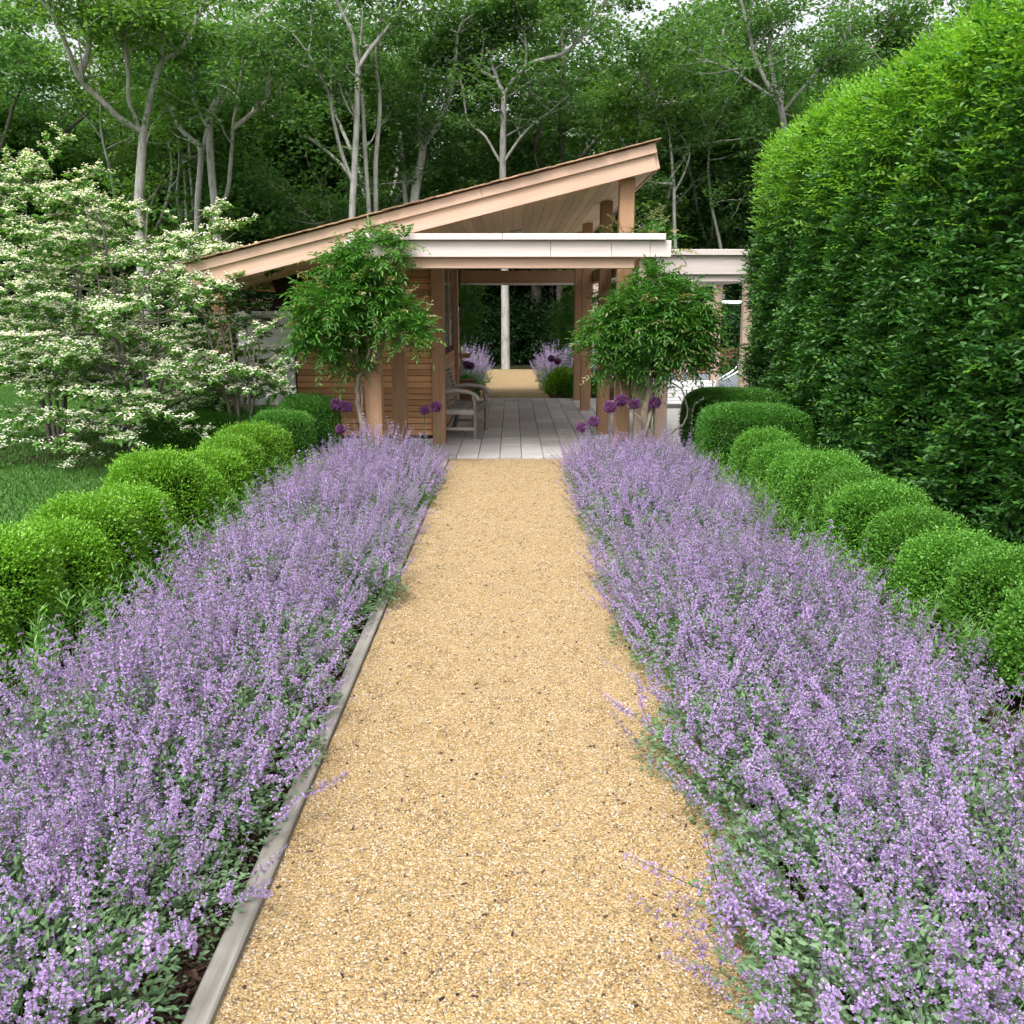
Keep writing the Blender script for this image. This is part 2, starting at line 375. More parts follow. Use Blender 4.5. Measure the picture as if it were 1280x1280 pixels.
def scatter(name, verts, inst, mat, dens, smin, smax, tilt, label):
    o = obj(name, mesh(name, verts, [np.array([[0, 1, 2, 3]])], M[mat]), kind='stuff'); o['label'] = label
    ng = bpy.data.node_groups.new(name, 'GeometryNodeTree')
    ng.interface.new_socket('Geometry', in_out='INPUT', socket_type='NodeSocketGeometry')
    ng.interface.new_socket('Geometry', in_out='OUTPUT', socket_type='NodeSocketGeometry')
    N = ng.nodes.new; L = ng.links.new
    gi = N('NodeGroupInput'); go = N('NodeGroupOutput')
    dp = N('GeometryNodeDistributePointsOnFaces'); dp.inputs['Density'].default_value = dens
    ip = N('GeometryNodeInstanceOnPoints'); src, outs = inst(ng)
    sm = N('GeometryNodeSetMaterial'); sm.inputs['Material'].default_value = M[mat]
    r1 = N('FunctionNodeRandomValue'); r1.data_type = 'FLOAT_VECTOR'; r1.inputs[0].default_value = smin; r1.inputs[1].default_value = smax
    r2 = N('FunctionNodeRandomValue'); r2.data_type = 'FLOAT_VECTOR'; r2.inputs[0].default_value = (-tilt, -tilt, 0); r2.inputs[1].default_value = (tilt, tilt, 6.28)
    L(gi.outputs[0], dp.inputs['Mesh']); L(outs, sm.inputs[0]); L(sm.outputs[0], ip.inputs['Instance'])
    L(dp.outputs['Points'], ip.inputs['Points']); L(r2.outputs[0], ip.inputs['Rotation']); L(r1.outputs[0], ip.inputs['Scale'])
    jn = N('GeometryNodeJoinGeometry'); L(ip.outputs[0], go.inputs[0])
    md = o.modifiers.new('scatter', 'NODES'); md.node_group = ng
    return o
def blade(ng):
    c = ng.nodes.new('GeometryNodeMeshCone'); c.inputs['Vertices'].default_value = 3; c.inputs['Radius Bottom'].default_value = .006; c.inputs['Depth'].default_value = .045
    return c, c.outputs['Mesh']
def chip(ng):
    c = ng.nodes.new('GeometryNodeMeshCube'); c.inputs['Size'].default_value = (.022, .007, .004); return c, c.outputs['Mesh']
M['grassblade'] = m_leaf('grass_blade', [(.075, .19, .03)], .35, .6, .35)
scatter('mown_grass', [(-14, 6.6, 0), (-2.95, 6.6, 0), (-2.95, 23.4, 0), (-14, 23.4, 0)], blade, 'grassblade', 900, (1, 1, .6), (2.2, 2.2, 1.3), .5, 'short mown green grass covering the lawn')
M['chip'] = m_leaf('bark_chip', [(.05, .028, .02)], 0, .9, .5)
scatter('leaf_litter', [(-.74, 1.5, .02), (.74, 1.5, .02), (.74, 11, .02), (-.74, 11, .02)], chip, 'chip', 28, (.3, .5, .5), (.9, 1.1, 1.), .3, 'dark bits of leaf litter lying on the gravel path')
scatter('bark_mulch', [(-1.5, 1.4, .004), (-.84, 1.4, .004), (-.84, 8, .004), (-1.5, 8, .004)], chip, 'chip', 5000, (.6, .6, .6), (1.6, 1.5, 1.5), .6, 'dark bark mulch lying in the border behind the timber edging')
# paved terrace: staggered bluestone slabs
ter = obj('terrace', mesh('terrace', [(-4.4, 11.35, .0), (1.94, 11.35, 0), (1.94, 19.25, 0), (-4.4, 19.25, 0)], [np.array([[0, 1, 2, 3]])], M['grout']), kind='structure')
rng = np.random.default_rng(5)
SW, SL = .2615, .66
for c in range(-4, 8):
    x = -.145 + SW * c - SW / 2
    y = 11.36 - rng.choice([0, .33, .5, .66]) * SL
    if x < -.9 and False: continue
    while y < 19.24:
        y0, y1 = max(y, 11.36), min(y + SL, 19.24)
        if y1 - y0 > .06:
            bx('paving_slab', (SW - .008, round(y1 - y0 - .018, 3), .04), 'slab', ter, (x, (y0 + y1) / 2, .012 + rng.uniform(0, .003)), b=.003)
        y += SL

# timber edging either side of the path
def edging(x, label):
    t = thing('path_edging', label, 'edging', (x, 0, 0))
    y = -.35
    r = random.Random(int(x * 100))
    while y < 11.3:
        l = 3.05 if y > 0 else 3.12
        y1 = min(y + l, 11.33)
        bx('timber_board', (.068, y1 - y - .005, .15), 'grey_y', t, (r.uniform(-.004, .004), (y + y1) / 2, -.03 + r.uniform(-.004, .004)), (r.uniform(-.0015, .0015), r.uniform(-.03, .03), r.uniform(-.003, .003)), b=.006)
        y = y1
edging(-.782, 'weathered grey timber edging boards beside the gravel path, backed by the lawn-side catmint')
edging(.802, 'weathered grey timber edging boards under the catmint on the tall hedge side of the path')

# ------------------------------------------------------------------ pavilion with a single-slope roof
pav = thing('pavilion', 'cedar garden pavilion with steep mono-pitch roof and horizontal board walls', 'pavilion', (0, 11.05, 0))
Y0 = 11.05
SLP = .247; ANG = math.atan(SLP)
ZR, XR = 3.54, 1.55                       # top of the roof's high corner
def rz_at(x): return ZR - (XR - x) * SLP   # top of the roof at x
XL = -3.65; RL = (XR - XL) / math.cos(ANG); XM = (XR + XL) / 2
def on_roof(drop, x=None):                 # point below the roof top, measured square to the slope
    x = XM if x is None else x
    return (x + drop * math.sin(ANG), rz_at(x) - drop * math.cos(ANG))
RDEP = 9.3
def rbox(name, d, mat, parent, drop, y, x=None, **kw):
    px, pz = on_roof(drop, x)
    return bx(name, d, mat, parent, (px, y - Y0, pz), (0, -ANG, 0), **kw)
roof = rbox('roof', (RL - .1, RDEP - .1, .12), 'fascia', pav, .14, Y0 + RDEP / 2)
Rinv = roof.matrix_basis.inverted() if False else None
def roofpart(name, d, mat, drop, y, x=None, b=.004):
    """sub-part of the roof, placed in the roof's own frame"""
    px, pz = on_roof(drop, x)
    rx, rz = on_roof(.14)
    dx, dz = px - rx, pz - rz
    u = dx * math.cos(ANG) + dz * math.sin(ANG); w = -dx * math.sin(ANG) + dz * math.cos(ANG)
    return bx(name, d, mat, roof, (u, y - (Y0 + RDEP / 2), w), b=b)
# the fascia boards, each run made of two lengths
for (a0, a1) in ((XL, -.35), (-.35, XR)):
    l = (a1 - a0) / math.cos(ANG) - .003
    roofpart('trim_board', (l, .03, .105), 'fascia', .065, Y0 - .045, (a0 + a1) / 2)
for (a0, a1) in ((XL, -1.55), (-1.55, XR - .03)):
    l = (a1 - a0) / math.cos(ANG) - .003
    roofpart('fascia_board', (l, .04, .19), 'fascia', .195, Y0 - .005, (a0 + a1) / 2)
roofpart('eave_board', (.04, RDEP, .24), 'fascia', .16, Y0 + RDEP / 2, XR - .015)
rng = np.random.default_rng(8)
for i in range(44):                          # shingle butts showing along the rake
    x = XL + .07 + i * (XR - XL - .1) / 43
    roofpart('shingle', (.19, RDEP + .1, .012), 'shingle', -.006 - .004 * (i % 2) - rng.uniform(0, .003), Y0 + RDEP / 2 - .06 + rng.uniform(-.012, .012), x, b=.002)
xp = XL + .12
while xp < XR - .06:                         # tongue-and-groove ceiling running front to back
    roofpart('soffit_plank', (.124, RDEP - .12, .02), 'soffit', .255 + rng.uniform(0, .002), Y0 + RDEP / 2, xp, b=.003)
    xp += .126 * math.cos(ANG)
roofpart('light_fixture', (.17, .07, .03), 'lamp_metal', .285, 14.6, .0)
def soff(x): return rz_at(x) - .27 / math.cos(ANG)
def ppost(x, y, w=.17, mat='post', top=None, parent=None, base=.0, name='post'):
    p = parent or pav
    h = (soff(x) if top is None else top) - base
    return bx(name, (w, w, h), mat, p, (x - p.location.x, y - p.location.y, base + h / 2 - p.location.z), b=.008)
for y in (11.27, 13.62, 16.92, 18.88): ppost(1.285, y)
ppost(-1.36, 11.68, .165); ppost(-.955, 12.62, .17)
ppost(-3.7, 12.5, .2, top=1.98)
for o_, y in (('a', 16.2),): ppost(-.965, y, .155)
# long beams on the posts, front to back, and the tie beam at the far end
bx('beam', (.12, 9.2, .2), 'beam_y', pav, (1.435, 15.6 - Y0, 2.31), b=.006)
bx('beam', (2.42, .14, .24), 'beam_x', pav, (.16, 20.1 - Y0, 2.42), b=.006)
bx('beam_cap', (2.42, .18, .045), 'pale', pav, (.16, 20.1 - Y0, 2.275), b=.004)
# front wall with open-jointed horizontal boards
WX0, WX1, WY = -3.78, -1.04, 12.60
wall = bx('front_wall', (WX1 - WX0, .1, 1.82), 'dark', pav, ((WX0 + WX1) / 2, WY + .08 - Y0, .99))
bx('plinth', (WX1 - WX0 + .02, .16, .14), 'concrete', pav, ((WX0 + WX1) / 2, WY + .04 - Y0, .02))
DX0, DX1, DZ = -3.56, -2.82, 1.74
rng = np.random.default_rng(9)
z = .135; k = 0
while z < 3.0:
    h = .078
    for a, b_ in ((WX0, DX0 - .02), (DX1 + .02, WX1)):
        # boards stop under the sloping roof
        zt = z + h
        xa = max(a, XR - (ZR - (zt + .34)) / SLP)
        if zt < DZ + .05 or b_ > -2.5:
            if b_ - xa > .25:
                bx('siding_board', (b_ - xa, .022, h - .007), 'siding', wall, ((xa + b_) / 2 - (WX0 + WX1) / 2, -.065 + rng.uniform(-.0015, .0015), z + h / 2 - .99), b=.003)
    z += h; k += 1
bx('upper_wall', (2.0, .08, .8), 'dark', pav, (-2.05, WY + .1 - Y0, 2.15 - .02), (0, -ANG, 0))
door = bx('door', (DX1 - DX0, .05, DZ - .08), 'white', pav, ((DX0 + DX1) / 2, WY - .005 - Y0, .08 + (DZ - .08) / 2))
for i in range(11):
    bx('door_board', (DX1 - DX0 - .02, .02, .142), 'white', door, (0, -.032, -(DZ - .08) / 2 + .085 + i * .148))
h_ = MB(); h_.tube([(0, 0, 0), (0, -.05, 0), (.09, -.055, 0)], .01, 6)
obj('handle', h_.mesh('handle', M['steel'], True), door, (.33, -.04, .1))
# room's side and rear walls, bar window and counter
side = bx('side_wall', (.1, 3.5, 2.62), 'dark', pav, (-1.02, 14.4 - Y0, 1.35))
for i in range(12):
    bx('siding_board', (.022, 3.3, .078), 'siding', side, (.062, 0, -1.2 + i * .085), b=.003)
win = bx('window', (.03, 2.6, 1.25), 'glass', pav, (-.955, 14.5 - Y0, 1.85))
for y in (-1.3, 0, 1.3): bx('frame', (.05, .06, 1.3), 'beam_y', win, (0, y, 0))
bx('rear_wall', (2.7, .1, 1.8), 'siding', pav, (-2.35, 16.25 - Y0, 1.0))
bx('end_wall', (.1, 3.6, 1.7), 'siding', pav, (-3.72, 14.42 - Y0, .87))
bx('counter', (.3, .5, .06), 'beam_x', pav, (-.86, 16.5 - Y0, 1.0))
bx('counter_panel', (.09, .36, .97), 'post', pav, (-.97, 16.48 - Y0, .485))
wf = bx('shutter', (.05, .34, .78), 'white', pav, (-.93, 16.55 - Y0, 1.42))
bx('pane', (.056, .24, .66), 'glass', wf, (0, 0, 0))

# ------------------------------------------------------------------ pergolas
per = thing('pergola', 'pale cedar pergola frame on two square posts at the end of the path', 'pergola', (0, 10.9, 0))
def pb(p, name, d, mat, c, **kw): return bx(name, d, mat, p, (c[0] - p.location.x, c[1] - p.location.y, c[2] - p.location.z), **kw)
for (a, b_) in ((-1.82, .42), (.42, 1.08), (1.08, 1.5), (1.5, 1.73)):
    pb(per, 'beam_face', (b_ - a - .003, .05, .175), 'pale', ((a + b_) / 2, 10.80, 2.405))
for (a, b_) in ((-1.76, -.1), (-.1, 1.66)):
    pb(per, 'cap_board', (b_ - a - .003, .16, .066), 'pale', ((a + b_) / 2, 10.80, 2.528))
pb(per, 'inner_beam', (2.92, .09, .15), 'fascia', (-.12, 10.885, 2.275), b=.006)
ppost(-1.565, 10.95, .19, 'post', 2.31, per); ppost(1.487, 10.95, .19, 'pale_z', 2.31, per)
pb(per, 'side_beam', (.09, .75, .15), 'beam_y', (-1.7, 11.3, 2.42))

sp = thing('side_pergola', 'long pale pergola with slatted top beside the pool deck', 'pergola', (3, 13, 0))
pb(sp, 'beam_face', (2.5, .05, .24), 'pale', (3.1, 12.95, 2.33)); pb(sp, 'cap_board', (2.56, .18, .075), 'pale', (3.12, 12.97, 2.49))
pb(sp, 'lower_beam', (2.4, .07, .09), 'pale', (3.1, 13.0, 2.165))
pb(sp, 'side_beam', (.1, 11.2, .17), 'grey_y', (4.17, 18.5, 2.33))
for i in range(56): pb(sp, 'slat', (2.3, .035, .05), 'grey_x', (3.2, 13.2 + i * .2, 2.44))
for y in (13.2, 17.4, 20.0, 22.4, 24.0): ppost(4.17, y, .17, 'pale_z', 2.25, sp)
for y in (13.3, 23.9): ppost(2.05, y, .17, 'pale_z', 2.42, sp)

# ------------------------------------------------------------------ pool and its surroundings
sheet('pool', 3.6, 8.8, 20.4, 27.0, .012, 'cover'); sheet('pool_water', 4.15, 5.0, 19.85, 20.38, .014, 'water')
sheet('pool_coping', 3.3, 5.6, 19.5, 19.8, .02, 'concrete')
fen = thing('pool_fence', 'low dark timber fence at the far side of the covered pool', 'fence', (6, 27.4, 0))
for i in range(7): bx('board', (6.4, .03, .09), 'brown_x', fen, (.2, 0, .07 + i * .1))
for i in range(4): bx('post', (.1, .1, .8), 'brown_x', fen, (-2.9 + i * 2.05, .07, .4))
hr = thing('pool_handrail', 'bright steel tube handrail at the edge of the grey covered pool', 'handrail', (4.9, 21.0, 0))
for dx in (0, .14):
    m_ = MB(); m_.tube([(-.6 + dx, 0, .02), (-.62 + dx, 0, .16), (-.15 + dx, .1, .42), (-.02 + dx, .12, .52), (.04 + dx, .12, .7), (.07 + dx, .12, .02)], .022, 8)
    obj('rail', m_.mesh('rail', M['steel'], True), hr)
ch = thing('chaise', 'white slatted wooden chaise beyond the wisteria, on the pool deck', 'chaise', (3.2, 17.6, 0))
for i in range(7): bx('slat', (.9, .05, .05), 'white', ch, (0, .02 + i * .012, .10 + i * .062))
for x in (-.5, .5):
    bx('leg', (.06, .06, .5), 'white', ch, (x, .1, .25)); bx('rail', (.06, 1.1, .07), 'white', ch, (x, .6, .33))
for i in range(9): bx('seat_slat', (1.1, .09, .025), 'white', ch, (0, .2 + i * .11, .378))
for x in (-.5, .5): bx('leg', (.06, .06, .33), 'white', ch, (x, 1.1, .165))
tr = thing('gate_frame', 'thin grey timber post with a white crossbar between the wisteria and the tall hedge', 'frame', (5.2, 22, 0))
bx('post', (.1, .1, 1.94), 'grey_z', tr, (0.02, 0, .97)); bx('crossbar', (.5, .07, .07), 'white', tr, (-.24, -.01, 1.93)); bx('post', (.1, .1, 1.92), 'grey_z', tr, (-1.3, 0, .96))
bx('crossbar', (.85, .07, .07), 'white', tr, (-.9, -.01, 1.925))
wb = thing('pool_bench', 'low white slab bench seen between the cedar posts', 'bench', (1.95, 20.4, 0))
bx('seat', (.75, .4, .07), 'white', wb, (.1, 0, .42)); bx('leg', (.08, .36, .39), 'grey_z', wb, (-.2, 0, .19)); bx('leg', (.08, .36, .39), 'grey_z', wb, (.4, 0, .19))

# ------------------------------------------------------------------ weathered teak bench facing the path axis
def bench():
    t = thing('garden_bench', 'weathered grey teak bench with slatted back beside the board wall', 'bench', (-.66, 13.55, .03), R(-7))
    Lh = .52
    m_ = lambda pts, w, h, nm: None
    for s in (-1, 1):
        y = s * Lh
        b_ = MB(); b_.tube([(-.26, y, 0), (-.20, y, .25), (-.20, y, .42), (-.24, y, .62), (-.33, y, .92)], .032, 4)
        obj('rear_leg', b_.mesh('rear_leg', M['grey_z']), t)
        b_ = MB(); b_.tube([(.22, y, 0), (.22, y, .42), (.20, y, .6)], .03, 4); obj('front_leg', b_.mesh('front_leg', M['grey_z']), t)
        b_ = MB(); b_.tube([(-.25, y, .63), (-.05, y, .655), (.14, y, .64), (.24, y, .59), (.27, y, .54)], .032, 4); obj('armrest', b_.mesh('armrest', M['grey_x']), t)
        bx('side_rail', (.42, .035, .07), 'grey_x', t, (0, y, .37)); bx('stretcher', (.42, .03, .04), 'grey_x', t, (0, y, .14))
    bx('front_rail', (.035, Lh * 2, .07), 'grey_y', t, (.21, 0, .37)); bx('back_rail', (.035, Lh * 2, .07), 'grey_y', t, (-.2, 0, .37))
    for i in range(8): bx('seat_slat', (.045, Lh * 2 + .04, .022), 'grey_y', t, (-.17 + i * .057, 0, .425 - .012 * math.sin(i / 7 * math.pi)))
    for i in range(9):
        f = i / 8; bx('back_slat', (.022, Lh * 2, .04), 'grey_y', t, (-.215 - .11 * f ** 1.3, 0, .47 + f * .44), (0, -.2, 0))
bench()
pbx = thing('planter_box', 'small brown wooden box behind the teak bench', 'box', (-.86, 16.95, .03), R(4))
for i in range(5):
    bx('plank', (.34, .022, .098), 'brown_x', pbx, (0, -.16, .05 + i * .102)); bx('plank', (.34, .022, .098), 'brown_x', pbx, (0, .16, .05 + i * .102))
for x in (-.18, .18): bx('side_panel', (.02, .34, .5), 'brown_x', pbx, (x, 0, .25))
bx('lid', (.4, .37, .03), 'brown_x', pbx, (0, 0, .525))

# ------------------------------------------------------------------ catmint
def bez(a, b, c, t): return a * (1 - t) ** 2 + b * 2 * t * (1 - t) + c * t * t
def catmint_proto(seed, ns=125, Rr=.44, H=.36, spike=(.09, .22), leafy=4200):
    r = np.random.default_rng(seed)
    u = np.sqrt(r.uniform(0, 1, ns)); a = r.uniform(0, 6.283, ns)
    out = np.stack([np.cos(a), np.sin(a), np.zeros(ns)], -1)
    base = out * (u * .16)[:, None]
    hh = H * (1.02 - .5 * u ** 2) * r.uniform(.62, 1.2, ns)
    end = out * (Rr * u * r.uniform(.85, 1.15, ns))[:, None]; end[:, 2] = hh
    mid = base * .6 + end * .4; mid[:, 2] = hh * .75
    ax = nrm((end - mid) * np.array([.75, .75, 1]) + np.array([0, 0, .11]) + r.normal(0, .07, (ns, 3)) * [1, 1, .5])
    sl = r.uniform(*spike, ns) * np.where(r.uniform(0, 1, ns) < .12, 1.35, 1.)
    tip = end + ax * sl[:, None] + np.array([0, 0, 1]) * (sl * .12)[:, None]
    # stems
    st = MB()
    for i in range(ns):
        st.tube([base[i], bez(base[i], mid[i], end[i], .5), end[i], tip[i]], [.0022, .002, .0016, .0009], 3, 0, False)
    # leaves along the stems and in the heart of the plant
    nl = 14
    t = np.tile(np.linspace(.22, 1.02, nl), ns) + r.normal(0, .03, ns * nl)
    k = np.repeat(np.arange(ns), nl)
    P = bez(base[k], mid[k], end[k], t[:, None])
    D = nrm(rdir(r, ns * nl) * [1, 1, .5] + out[k] * .4 + [0, 0, .25])
    st.leaves6(P, D, np.array([0, 0, 1.]) + r.normal(0, .35, P.shape), r.uniform(.014, .027, len(P)), r.uniform(.008, .014, len(P)), .2, .15, 0)
    q = rdir(r, leafy); q[:, 2] = np.abs(q[:, 2]); rad = r.uniform(.45, 1, leafy)[:, None] ** .6
    P = q * rad * np.array([Rr * .95, Rr * .95, H * .93]) + [0, 0, .01]
    D = nrm(q + r.normal(0, .6, P.shape))
    st.leaves6(P, D, np.array([0, 0, 1.]) + r.normal(0, .4, P.shape), r.uniform(.014, .027, leafy), r.uniform(.008, .014, leafy), .2, .15, 0)
    # flower whorls
    nw, nf = 8, 8
    w = np.tile(np.repeat(np.arange(nw), nf), ns); k = np.repeat(np.arange(ns), nw * nf)
    s = (w / (nw - 1)) ** .8
    s = s + np.repeat(r.normal(0, .02, ns * nw), nf)
    P = end[k] + (tip - end)[k] * s[:, None]
    an = r.uniform(0, 6.283, len(k))
    A = nrm(np.cross(ax, [.31, .77, .12])); B = np.cross(ax, A)
    rd = A[k] * np.cos(an)[:, None] + B[k] * np.sin(an)[:, None]
    size = .93 * (1.12 - .5 * s) * np.repeat(r.uniform(.75, 1.15, ns * nw), nf) * r.uniform(.75, 1.2, len(k))
    keep = r.uniform(0, 1, len(k)) > .12
    P, rd, size, k2 = P[keep], rd[keep], size[keep], k[keep]
    n = len(P)
    fl = MB()
    D = nrm(rd + ax[k2] * r.uniform(.1, .7, n)[:, None] + r.normal(0, .2, (n, 3)))
    fl.leaves4(P + rd * .003, D, ax[k2], .009 * size, .0048 * size, .3, 1)                       # calyx
    o_ = P + rd * .003 + D * (.007 * size)[:, None]
    fl.leaves4(o_, nrm(D + ax[k2] * .5), -D + ax[k2], .0085 * size, .0075 * size, .25, 0)        # upper lip
    fl.leaves4(o_, nrm(D - ax[k2] * .55), D + ax[k2] * .6, .0105 * size, .0105 * size, -.25, 0)  # lower lip
    return st.mesh('foliage', M['catleaf']), fl.mesh('flower_spikes', [M['floret'], M['calyx']])
CM = [catmint_proto(100 + i, ns=100 + 5 * (i % 4), Rr=.40 + .02 * (i % 3), H=.27 + .018 * (i % 4)) for i in range(7)]
def catmint(x, y, v, rz, sc, label, group, tilt=(0, 0)):
    t = thing('catmint', label, 'catmint', (x, y, 0), rz, group)
    t.rotation_euler = (tilt[0], tilt[1], rz); t.scale = (sc[0], sc[0], sc[1])
    obj('foliage', CM[v][0], t); obj('flower_spikes', CM[v][1], t)
    return t
rr = random.Random(4)
LL = ['mauve catmint clump directly behind the lawn-side timber edging of the path', 'mauve catmint clump in the middle of the lawn-side border', 'sparser mauve catmint clump next to the lawn-side green perennials and box balls']
LR = ['mauve catmint clump spilling over the gravel edge opposite the lawn side', 'mauve catmint clump in the middle of the border on the tall hedge side', 'mauve catmint clump sending spikes up before the hedge-side box balls']
GL, GR = 'catmint filling the lawn-side border', 'catmint filling the tall-hedge-side border'
n_ = 0
for side, lab, grp in ((-1, LL, GL), (1, LR, GR)):
    for row, (x0, st) in enumerate(((1.08, .47), (1.45, .50), (1.76, .56))):
        y = 1.55 + .25 * row
        while y < 10.55:
            sc = rr.uniform(.9, 1.12)
            x = side * (x0 + rr.uniform(-.05, .05))
            if side < 0:
                x = side * (abs(x) + ((.13 if y < 5.2 else .05), .06, -.04)[row]);
            elif row == 0: x -= .11; sc *= 1.05
            if row == 2: sc *= .84
            skip = (row == 2 and rr.random() < .3) or (side < 0 and row == 0 and 2.55 < y < 2.95)
            if not skip:
                hz = sc * rr.uniform(.92, 1.12) * (.9, 1.03, .9)[row]
                catmint(x, y + rr.uniform(-.05, .05), n_ % 7, rr.uniform(0, 6.28), (sc, hz), lab[row], grp, (0, side * (-.06 if row == 0 else 0)))
            n_ += 1; y += st * rr.uniform(.9, 1.1)
LF = 'tall rounded catmint mound flowering beside the rear gravel path'
for side in (-1, 1):
    for (dx, y, s) in ((1.08, 21.6, 1.15), (1.25, 22.6, 1.35), (1.15, 23.8, 1.4), (1.3, 25.2, 1.45), (1.7, 22.0, 1.4), (1.75, 23.4, 1.5)):
        catmint(side * dx, y, n_ % 7, rr.uniform(0, 6), (s * 1.08, s * 1.42), LF, 'catmint by the rear path'); n_ += 1

# ------------------------------------------------------------------ clipped box
def superell(q, e):  # radius of a unit superellipsoid in direction q
    return (np.abs(q) ** e).sum(1) ** (-1 / e)
def box_proto(seed, a, b, h, e=2.6, n=26000, mats=('box',), L=.0165):
    r = np.random.default_rng(seed)
    q = rdir(r, n); q[:, 2] = np.where(q[:, 2] < -.55, -q[:, 2], q[:, 2])
    lum = np.zeros(n)
    for _ in range(14):
        c = rdir(r, 1)[0]; lum += r.uniform(-.03, .035) * np.exp(-((q - c) ** 2).sum(1) / .12)
    rad = superell(q, e) * (1 + lum)
    S = np.array([a, b, h / 2])
    N = nrm(q / S)
    P = q * rad[:, None] * S + [0, 0, h / 2]
    P = P - N * (r.uniform(0, 1, n) ** 1.7 * .055)[:, None]
    P[:, 2] = np.maximum(P[:, 2], .01)
    D = nrm(N + r.normal(0, .62, (n, 3)) + [0, 0, .35])
    m = MB(); m.leaves4(P, D, nrm(r.normal(0, .7, (n, 3)) + [0, 0, .8]), r.uniform(.8, 1.3, n) * L, r.uniform(.55, .8, n) * L, .25, 0)
    ns = 700   # fresh shoots standing proud
    i = r.integers(0, n, ns); k = np.repeat(i, 5)
    Q = P[k] + N[k] * np.tile(np.linspace(.0, .045, 5), ns)[:, None]
    m.leaves4(Q, nrm(N[k] * .6 + r.normal(0, .6, Q.shape) + [0, 0, .3]), rdir(r, len(Q)), L, L * .6, .25, 0)
    # solid dark core filling the inside
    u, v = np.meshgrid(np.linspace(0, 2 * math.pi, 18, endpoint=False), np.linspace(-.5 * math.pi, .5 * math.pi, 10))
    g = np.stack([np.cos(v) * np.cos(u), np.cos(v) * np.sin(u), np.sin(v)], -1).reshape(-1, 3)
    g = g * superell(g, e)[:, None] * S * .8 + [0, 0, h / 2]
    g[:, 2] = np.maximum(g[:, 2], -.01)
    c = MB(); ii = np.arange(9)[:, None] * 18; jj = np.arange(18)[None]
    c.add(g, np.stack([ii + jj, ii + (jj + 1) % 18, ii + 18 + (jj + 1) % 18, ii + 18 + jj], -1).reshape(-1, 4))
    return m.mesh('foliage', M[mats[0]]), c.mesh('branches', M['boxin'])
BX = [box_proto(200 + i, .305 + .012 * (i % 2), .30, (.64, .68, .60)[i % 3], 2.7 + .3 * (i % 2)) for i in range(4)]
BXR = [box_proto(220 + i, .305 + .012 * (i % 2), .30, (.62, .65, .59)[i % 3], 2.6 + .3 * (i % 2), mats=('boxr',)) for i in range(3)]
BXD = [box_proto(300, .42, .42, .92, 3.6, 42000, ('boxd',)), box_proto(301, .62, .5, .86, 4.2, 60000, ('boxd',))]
def shrub(name, pr, x, y, rz, sc, label, cat, group=None):
    t = thing(name, label, cat, (x, y, 0), rz, group); t.scale = sc if hasattr(sc, '__len__') else (sc,) * 3
    obj('foliage', pr[0], t); obj('branches', pr[1], t); return t
rr = random.Random(12)
ORD = ['first', 'second', 'third', 'fourth', 'fifth', 'sixth', 'seventh', 'eighth', 'ninth', 'tenth', 'eleventh', 'twelfth']
NL = 11; NR = 10
y = 4.0; i = 0
while i < NL:
    s = rr.uniform(.94, 1.06)
    shrub('box_ball', BX[i % 4], -2.55 + rr.uniform(-.03, .03), y, rr.uniform(0, 6), (s, s, s * rr.uniform(.94, 1.05)), 'bright green clipped box ball beside the lawn, %s from the squared box blocks' % ORD[NL - 1 - i], 'shrub', 'box balls beside the lawn')
    y += .57 * rr.uniform(.95, 1.06); i += 1
for (x, y) in ((-2.45, 10.2), (-2.3, 10.85)):
    shrub('box_block', BXD[0], x, y, .1, (.82, .82, .88 if y > 10.5 else .76), 'darker squared box bush at the end of the lawn-side row near the pavilion', 'shrub', 'box blocks by the pavilion')
shrub('box_hedge', BXD[1], -3.35, 11.3, 0, (1.5, 1, .72), 'low dark clipped hedge under the viburnum in front of the white door', 'shrub')
y = 4.0; i = 0
while i < NR:
    s = rr.uniform(.94, 1.08)
    shrub('box_ball', BXR[i % 3], 2.47 + rr.uniform(-.03, .03), y, rr.uniform(0, 6), (s, s, s * rr.uniform(.9, 1.02)), 'clipped box ball at the foot of the tall hedge, %s from the squared block' % ORD[NR - 1 - i], 'shrub', 'box balls below the tall hedge')
    y += .57 * rr.uniform(.95, 1.06); i += 1
shrub('box_block', BXD[1], 2.55, 10.1, .0, (.9, 1, .9), 'squared box block behind the box balls near the right wisteria post', 'shrub')
shrub('box_block', BXD[1], 2.65, 11.3, .0, (1, 1, .98), 'squared box block nearest the pool deck beside the tall hedge', 'shrub')

